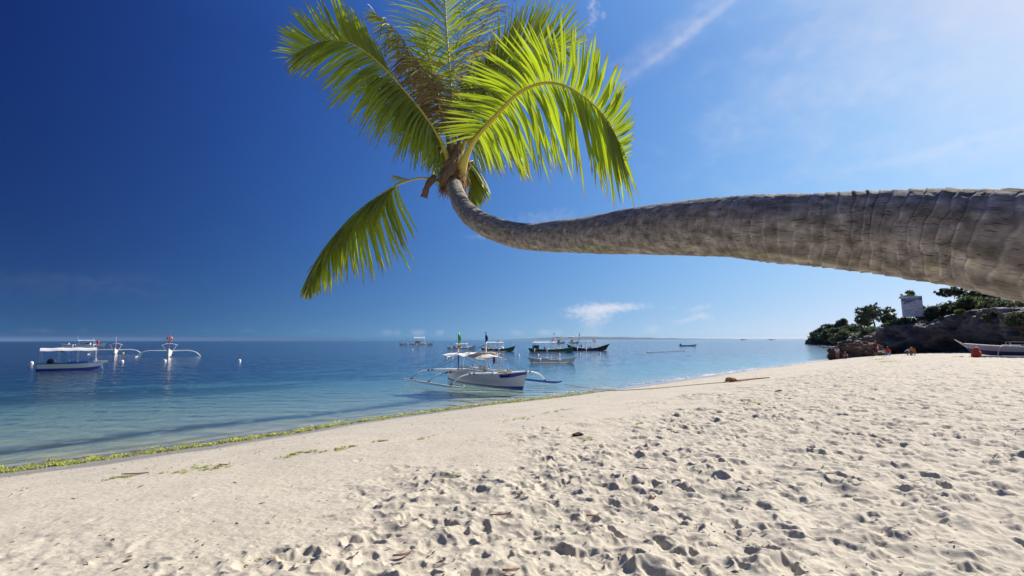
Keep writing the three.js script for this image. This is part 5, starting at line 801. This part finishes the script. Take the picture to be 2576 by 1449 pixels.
// ---------------------------------------------------------------- weed and litter on the sand
const groundAt = (px, py) => { let h = 0.8, p; for (let i = 0; i < 14; i++) { p = onHeight(px, py, h); h = lerp(h, groundHeight(p.x, -p.z), 0.7); } p.y = groundHeight(p.x, -p.z); return p; };
{
  const r = rng(61);
  // strip of green weed thrown up along the waterline: tangled ribbons
  const ribbon = (() => { const list = []; for (let k = 0; k < 5; k++) { const a = r() * 6.28, b = V((r() - 0.5) * 0.05, 0, (r() - 0.5) * 0.05), m = b.clone().add(V(Math.cos(a) * 0.06, 0.03 + 0.03 * r(), Math.sin(a) * 0.06)), e = m.clone().add(V(Math.cos(a + r() - 0.5) * 0.08, -0.03 - 0.02 * r(), Math.sin(a + r() - 0.5) * 0.08)), s = V(-Math.sin(a), 0.3, Math.cos(a)).multiplyScalar(0.009); list.push(geo([b.x - s.x, b.y, b.z - s.z, b.x + s.x, b.y, b.z + s.z, m.x - s.x, m.y, m.z - s.z, m.x + s.x, m.y + s.y, m.z + s.z, e.x, e.y, e.z], [0, 1, 2, 1, 3, 2, 2, 3, 4])); } return mergeGeometries(list); })();
  const spots = [];
  const drop = (x, d, size, tone) => { const s = shoreS(x, d); spots.push([x, d, size, tone]); };
  for (let k = 0; k < 22000; k++) {
    const al = lerp(-6, 30.5, Math.pow(r(), 0.9)), dens = smooth(32, 14, al) * (0.35 + 0.9 * noise2(al * 0.5, 4) ** 2 + 0.55 * noise2(al * 1.7, 9) + 0.3 * noise2(al * 6, 12)) ; if (r() > dens) continue;
    const mean = 0.72 + 0.2 * noise2(al * 0.35, 7), spread = 0.36 * (1 + 0.6 * noise2(al * 1.1, 15)) + 0.14 * smooth(10, 28, al), s = mean + (r() + r() + r() - 1.5) * spread * (r() < 0.12 ? 2.2 : 1);
    const x0 = -0.768 * (s - 0) * -1, along = al;
    drop(0 + 0.64 * (along - 21.7) + 0.768 * s, 28.3 + 0.768 * (along - 21.7) - 0.64 * s, 0.6 + 1.0 * r() * r(), r());
  }
  // patches further up the beach
  for (const [px, py, n, w] of [[745, 1145, 120, 0.5], [870, 1126, 90, 0.35], [835, 1133, 60, 0.4], [960, 1110, 80, 0.35], [300, 1204, 60, 0.3], [480, 1181, 110, 0.7], [550, 1177, 60, 0.4], [1890, 1017, 130, 0.9], [1720, 1044, 40, 0.4], [1410, 1032, 40, 0.6], [1380, 1038, 50, 0.5], [1830, 962, 60, 1.2], [1480, 1108, 30, 0.25], [1135, 1196, 25, 0.2], [2235, 911, 260, 2.2], [2215, 905, 160, 2.0], [1300, 1055, 70, 0.9], [1610, 1065, 30, 0.3], [1050, 1105, 24, 0.5]])
    { const p = groundAt(px, py); for (let k = 0; k < n; k++) { const u = (r() + r() - 1) * w * 0.8, v = (r() + r() + r() - 1.5) * w * 0.22 * (1 + 0.5 * noise2(u * 3, px)) + 0.3 * w * noise2(u * 1.6 + px, 4); if (noise2(u * 5 + px, v * 5) < -0.1) continue; spots.push([p.x + u * 0.64 + v * 0.77, -p.z + u * 0.77 - v * 0.64, (0.25 + 0.35 * r()) * (0.7 + 0.01 * -p.z), 0.3 + 0.7 * r()]); } }
  const im = new THREE.InstancedMesh(ribbon, new THREE.MeshPhysicalMaterial({ color: 0xffffff, roughness: 0.85, transmission: 0.25, thickness: 0, side: THREE.DoubleSide }), spots.length), M4 = new THREE.Matrix4(), col = new THREE.Color();
  spots.forEach(([x, d, s, t], i) => { M4.makeRotationY(r() * 6.28).scale(V(s, s * (0.7 + 0.6 * r()), s)); M4.setPosition(x, Math.max(groundHeight(x, d), 0.0) + 0.004, -d); im.setMatrixAt(i, M4); const k = r(); col.setRGB(lerp(0.17, 0.42, t), lerp(0.2, 0.46, t), 0.015); if (k < 0.14) col.setRGB(0.13, 0.09, 0.03); im.setColorAt(i, col); });
  im.name = 'seaweed'; im.userData = { kind: 'stuff', label: 'yellow-green weed washed up in a line along the water', category: 'seaweed' }; shade(im); scene.add(im);
  // thin foam where the water laps the sand
  const bub = new THREE.SphereGeometry(0.03, 7, 4).scale(1, 0.35, 1), fo = [];
  for (let k = 0; k < 9000; k++) { const al = lerp(0, 92, r()), dens = 0.25 * smooth(8, 26, al) + 0.6 * smooth(34, 46, al) * smooth(70, 52, al); if (r() > dens * smooth(-0.35, 0.5, noise2(al * 0.6, 60) + 0.5 * noise2(al * 2.3, 61))) continue; const s = 0.05 + 0.12 * noise2(al * 0.5, 62) - Math.pow(r(), 2) * 0.9, x = 0.64 * (al - 21.7) + 0.768 * s, d0 = 28.3 + 0.768 * (al - 21.7) - 0.64 * s; fo.push([x, d0, 0.5 + 1.3 * r() * r() + 0.01 * d0]); }
  const fm = new THREE.InstancedMesh(bub, std(0.85, 0.86, 0.86, 0.6), fo.length); fo.forEach(([x, d0, s], i) => { M4.makeRotationY(r() * 6.28).scale(V(s * (0.7 + r()), s, s * (0.7 + r()))); M4.setPosition(x, Math.max(groundHeight(x, d0), 0) + 0.006, -d0); fm.setMatrixAt(i, M4); });
  fm.name = 'foam'; fm.userData = { kind: 'stuff', label: 'thin white foam along the edge of the water', category: 'foam' }; shade(fm); scene.add(fm);
  // dry brown scraps all over the sand
  const scrap = geo([-0.03, 0.002, 0, 0.0, 0.012, 0.008, 0.032, 0.003, 0.004, 0.005, 0.004, -0.009, -0.012, 0.01, -0.004], [0, 1, 4, 1, 3, 4, 1, 2, 3, 0, 4, 3]);
  const sc = []; let guard = 0;
  while (sc.length < 2600 && guard++ < 60000) { const D = 3.6 * Math.pow(22, r()), x = (r() - 0.5) * 2 * D * 0.95, s = shoreS(x, D); if (s < 1.6) continue; const line = Math.exp(-(((s - 4.2 - 0.8 * noise2(D * 0.1, 3)) / 0.7) ** 2)) + 0.6 * Math.exp(-(((s - 7.5) / 0.8) ** 2)); if (r() > 0.22 + 0.78 * line + 0.2 * smooth(9, 14, s)) continue; sc.push([x, D, 0.25 + 0.9 * r() * r() + 0.012 * D]); }
  const sm = new THREE.InstancedMesh(scrap, std(1, 1, 1, 0.95, { side: THREE.DoubleSide }), sc.length);
  sc.forEach(([x, d, s], i) => { M4.makeRotationFromEuler(new THREE.Euler((r() - 0.5) * 0.6, r() * 6.28, (r() - 0.5) * 0.6)).scale(V(s * (0.6 + r()), s, s * (0.6 + r()))); M4.setPosition(x, groundHeight(x, d) + 0.003, -d); sm.setMatrixAt(i, M4); const k = r(); k < 0.6 ? col.setRGB(0.09, 0.06, 0.035) : k < 0.85 ? col.setRGB(0.24, 0.17, 0.1) : col.setRGB(0.6, 0.57, 0.5); sm.setColorAt(i, col); });
  sm.name = 'beach_litter'; sm.userData = { kind: 'stuff', label: 'small dry scraps of weed and shell strewn over the sand', category: 'litter' }; shade(sm); scene.add(sm);
  // pieces one can pick out
  const leafG = (L, W, bend) => { const n = 8, pos = [], idx = []; for (let i = 0; i <= n; i++) { const t = i / n, w = W * Math.sin(Math.PI * Math.pow(t, 0.8)) + 0.002; for (const k of [-1, 0, 1]) pos.push((t - 0.5) * L, 0.006 + bend * Math.sin(Math.PI * t) * L * 0.35 + (k ? 0.012 : 0), k * w / 2 + 0.3 * L * Math.sin(t * 3)); } for (let i = 0; i < n; i++) for (let k = 0; k < 2; k++) { const a = i * 3 + k; idx.push(a, a + 1, a + 3, a + 1, a + 4, a + 3); } return geo(pos, idx); };
  const M_DRY = std(0.2, 0.085, 0.04, 0.8, { side: THREE.DoubleSide }), M_DRYD = std(0.09, 0.055, 0.035, 0.9, { side: THREE.DoubleSide });
  for (const [px, py, L, W, turn, M, label] of [[1285, 1438, 0.17, 0.04, 0.3, M_DRY, 'curled red-brown leaf in the churned sand at the foot of the picture'], [1010, 1398, 0.2, 0.035, 0.6, M_DRY, 'brown dry leaf beside a deep footprint'], [1490, 1300, 0.16, 0.03, 0.2, M_DRY, 'flat brown pod lying in a trampled hollow'], [1305, 1246, 0.1, 0.05, 1.0, M_DRYD, 'small dark leaf on the edge of the trampled sand'], [1615, 1180, 0.24, 0.04, -0.4, M_DRYD, 'dark dry pod on the trampled slope'], [340, 1193, 0.5, 0.1, 0.35, M_DRYD, 'dark husk of palm fibre on the smooth sand'], [562, 1171, 0.2, 0.08, 0, M_DRYD, 'short dark husk on the smooth sand near the green patches'], [100, 1170, 0.45, 0.1, 0.2, M_DRYD, 'dark weed clump just above the green weed line'], [2080, 1187, 0.3, 0.06, 0, M_DRYD, 'dark scrap lying alone on the upper beach'], [1750, 1085, 0.35, 0.07, 0.2, M_DRYD, 'brown stick of weed between footprints'], [1640, 1255, 0.14, 0.03, 0.9, M_DRY, 'thin brown leaf among the footprints, half buried'], [1260, 1296, 0.3, 0.012, 0.5, M_DRY, 'thin bent straw on the trampled sand']]) { const m = single('dry_leaf', label, 'leaf', leafG(L * 0.75, W, 0.08), M, groundAt(px, py)); m.rotation.y = turn; m.position.y += 0.005; }
  for (const [px, py, s, label] of [[1960, 985, 0.09, 'brown coconut husk on the firm sand towards the boats'], [1432, 990, 0.08, 'small husk near the waterline by the white boat'], [685 * 0 + 1455, 1096, 0.08, 'small dark stone on the edge of the trampled sand']]) { const g = new THREE.IcosahedronGeometry(s, 4), q = g.attributes.position; for (let i = 0; i < q.count; i++) { const v = V().fromBufferAttribute(q, i), k = 1 + 0.25 * noise3(v.x * 9, v.y * 9, v.z * 9); q.setXYZ(i, v.x * k * 1.3, v.y * k * 0.7, v.z * k); } g.computeVertexNormals(); single('husk', label, 'husk', g, M_DRYD, groundAt(px, py)); }
  // mooring line from the near boat across the sand, the log it runs past, and the yellow bundle
  const line = [[1420, 968], [1500, 980], [1560, 983], [1640, 979], [1740, 970], [1835, 962]].map(([a, b]) => { let p = groundAt(a, b); if (p.y < 0.02) p = seaAt(a, b); p.y += 0.025; return p; });
  single('mooring_rope', 'thin mooring rope running from the white boat up the sand', 'rope', tube(line, 0.014, 80, 6), std(0.32, 0.28, 0.22, 0.9));
  const lg = [[1852, 961], [1890, 957], [1936, 953]].map(([a, b]) => { const p = groundAt(a, b); p.y += 0.06; return p; });
  single('driftwood', 'long dark driftwood pole lying on the beach beyond the rope', 'driftwood', tube(lg, (t) => 0.05 - 0.025 * t, 20, 8), M_WOOD);
  single('rope_bundle', 'orange-brown bundle at the end of the mooring rope', 'bundle', new THREE.TorusKnotGeometry(0.1, 0.045, 60, 8).scale(1.5, 0.7, 1), std(0.5, 0.27, 0.06, 0.9), groundAt(1838, 961).add(V(0, 0.1, 0)));
}

// thin sea haze, seen only over many kilometres
scene.fog = new THREE.FogExp2(rgb(...HAZE), HAZE_DENSITY);
renderer.render(scene, camera);
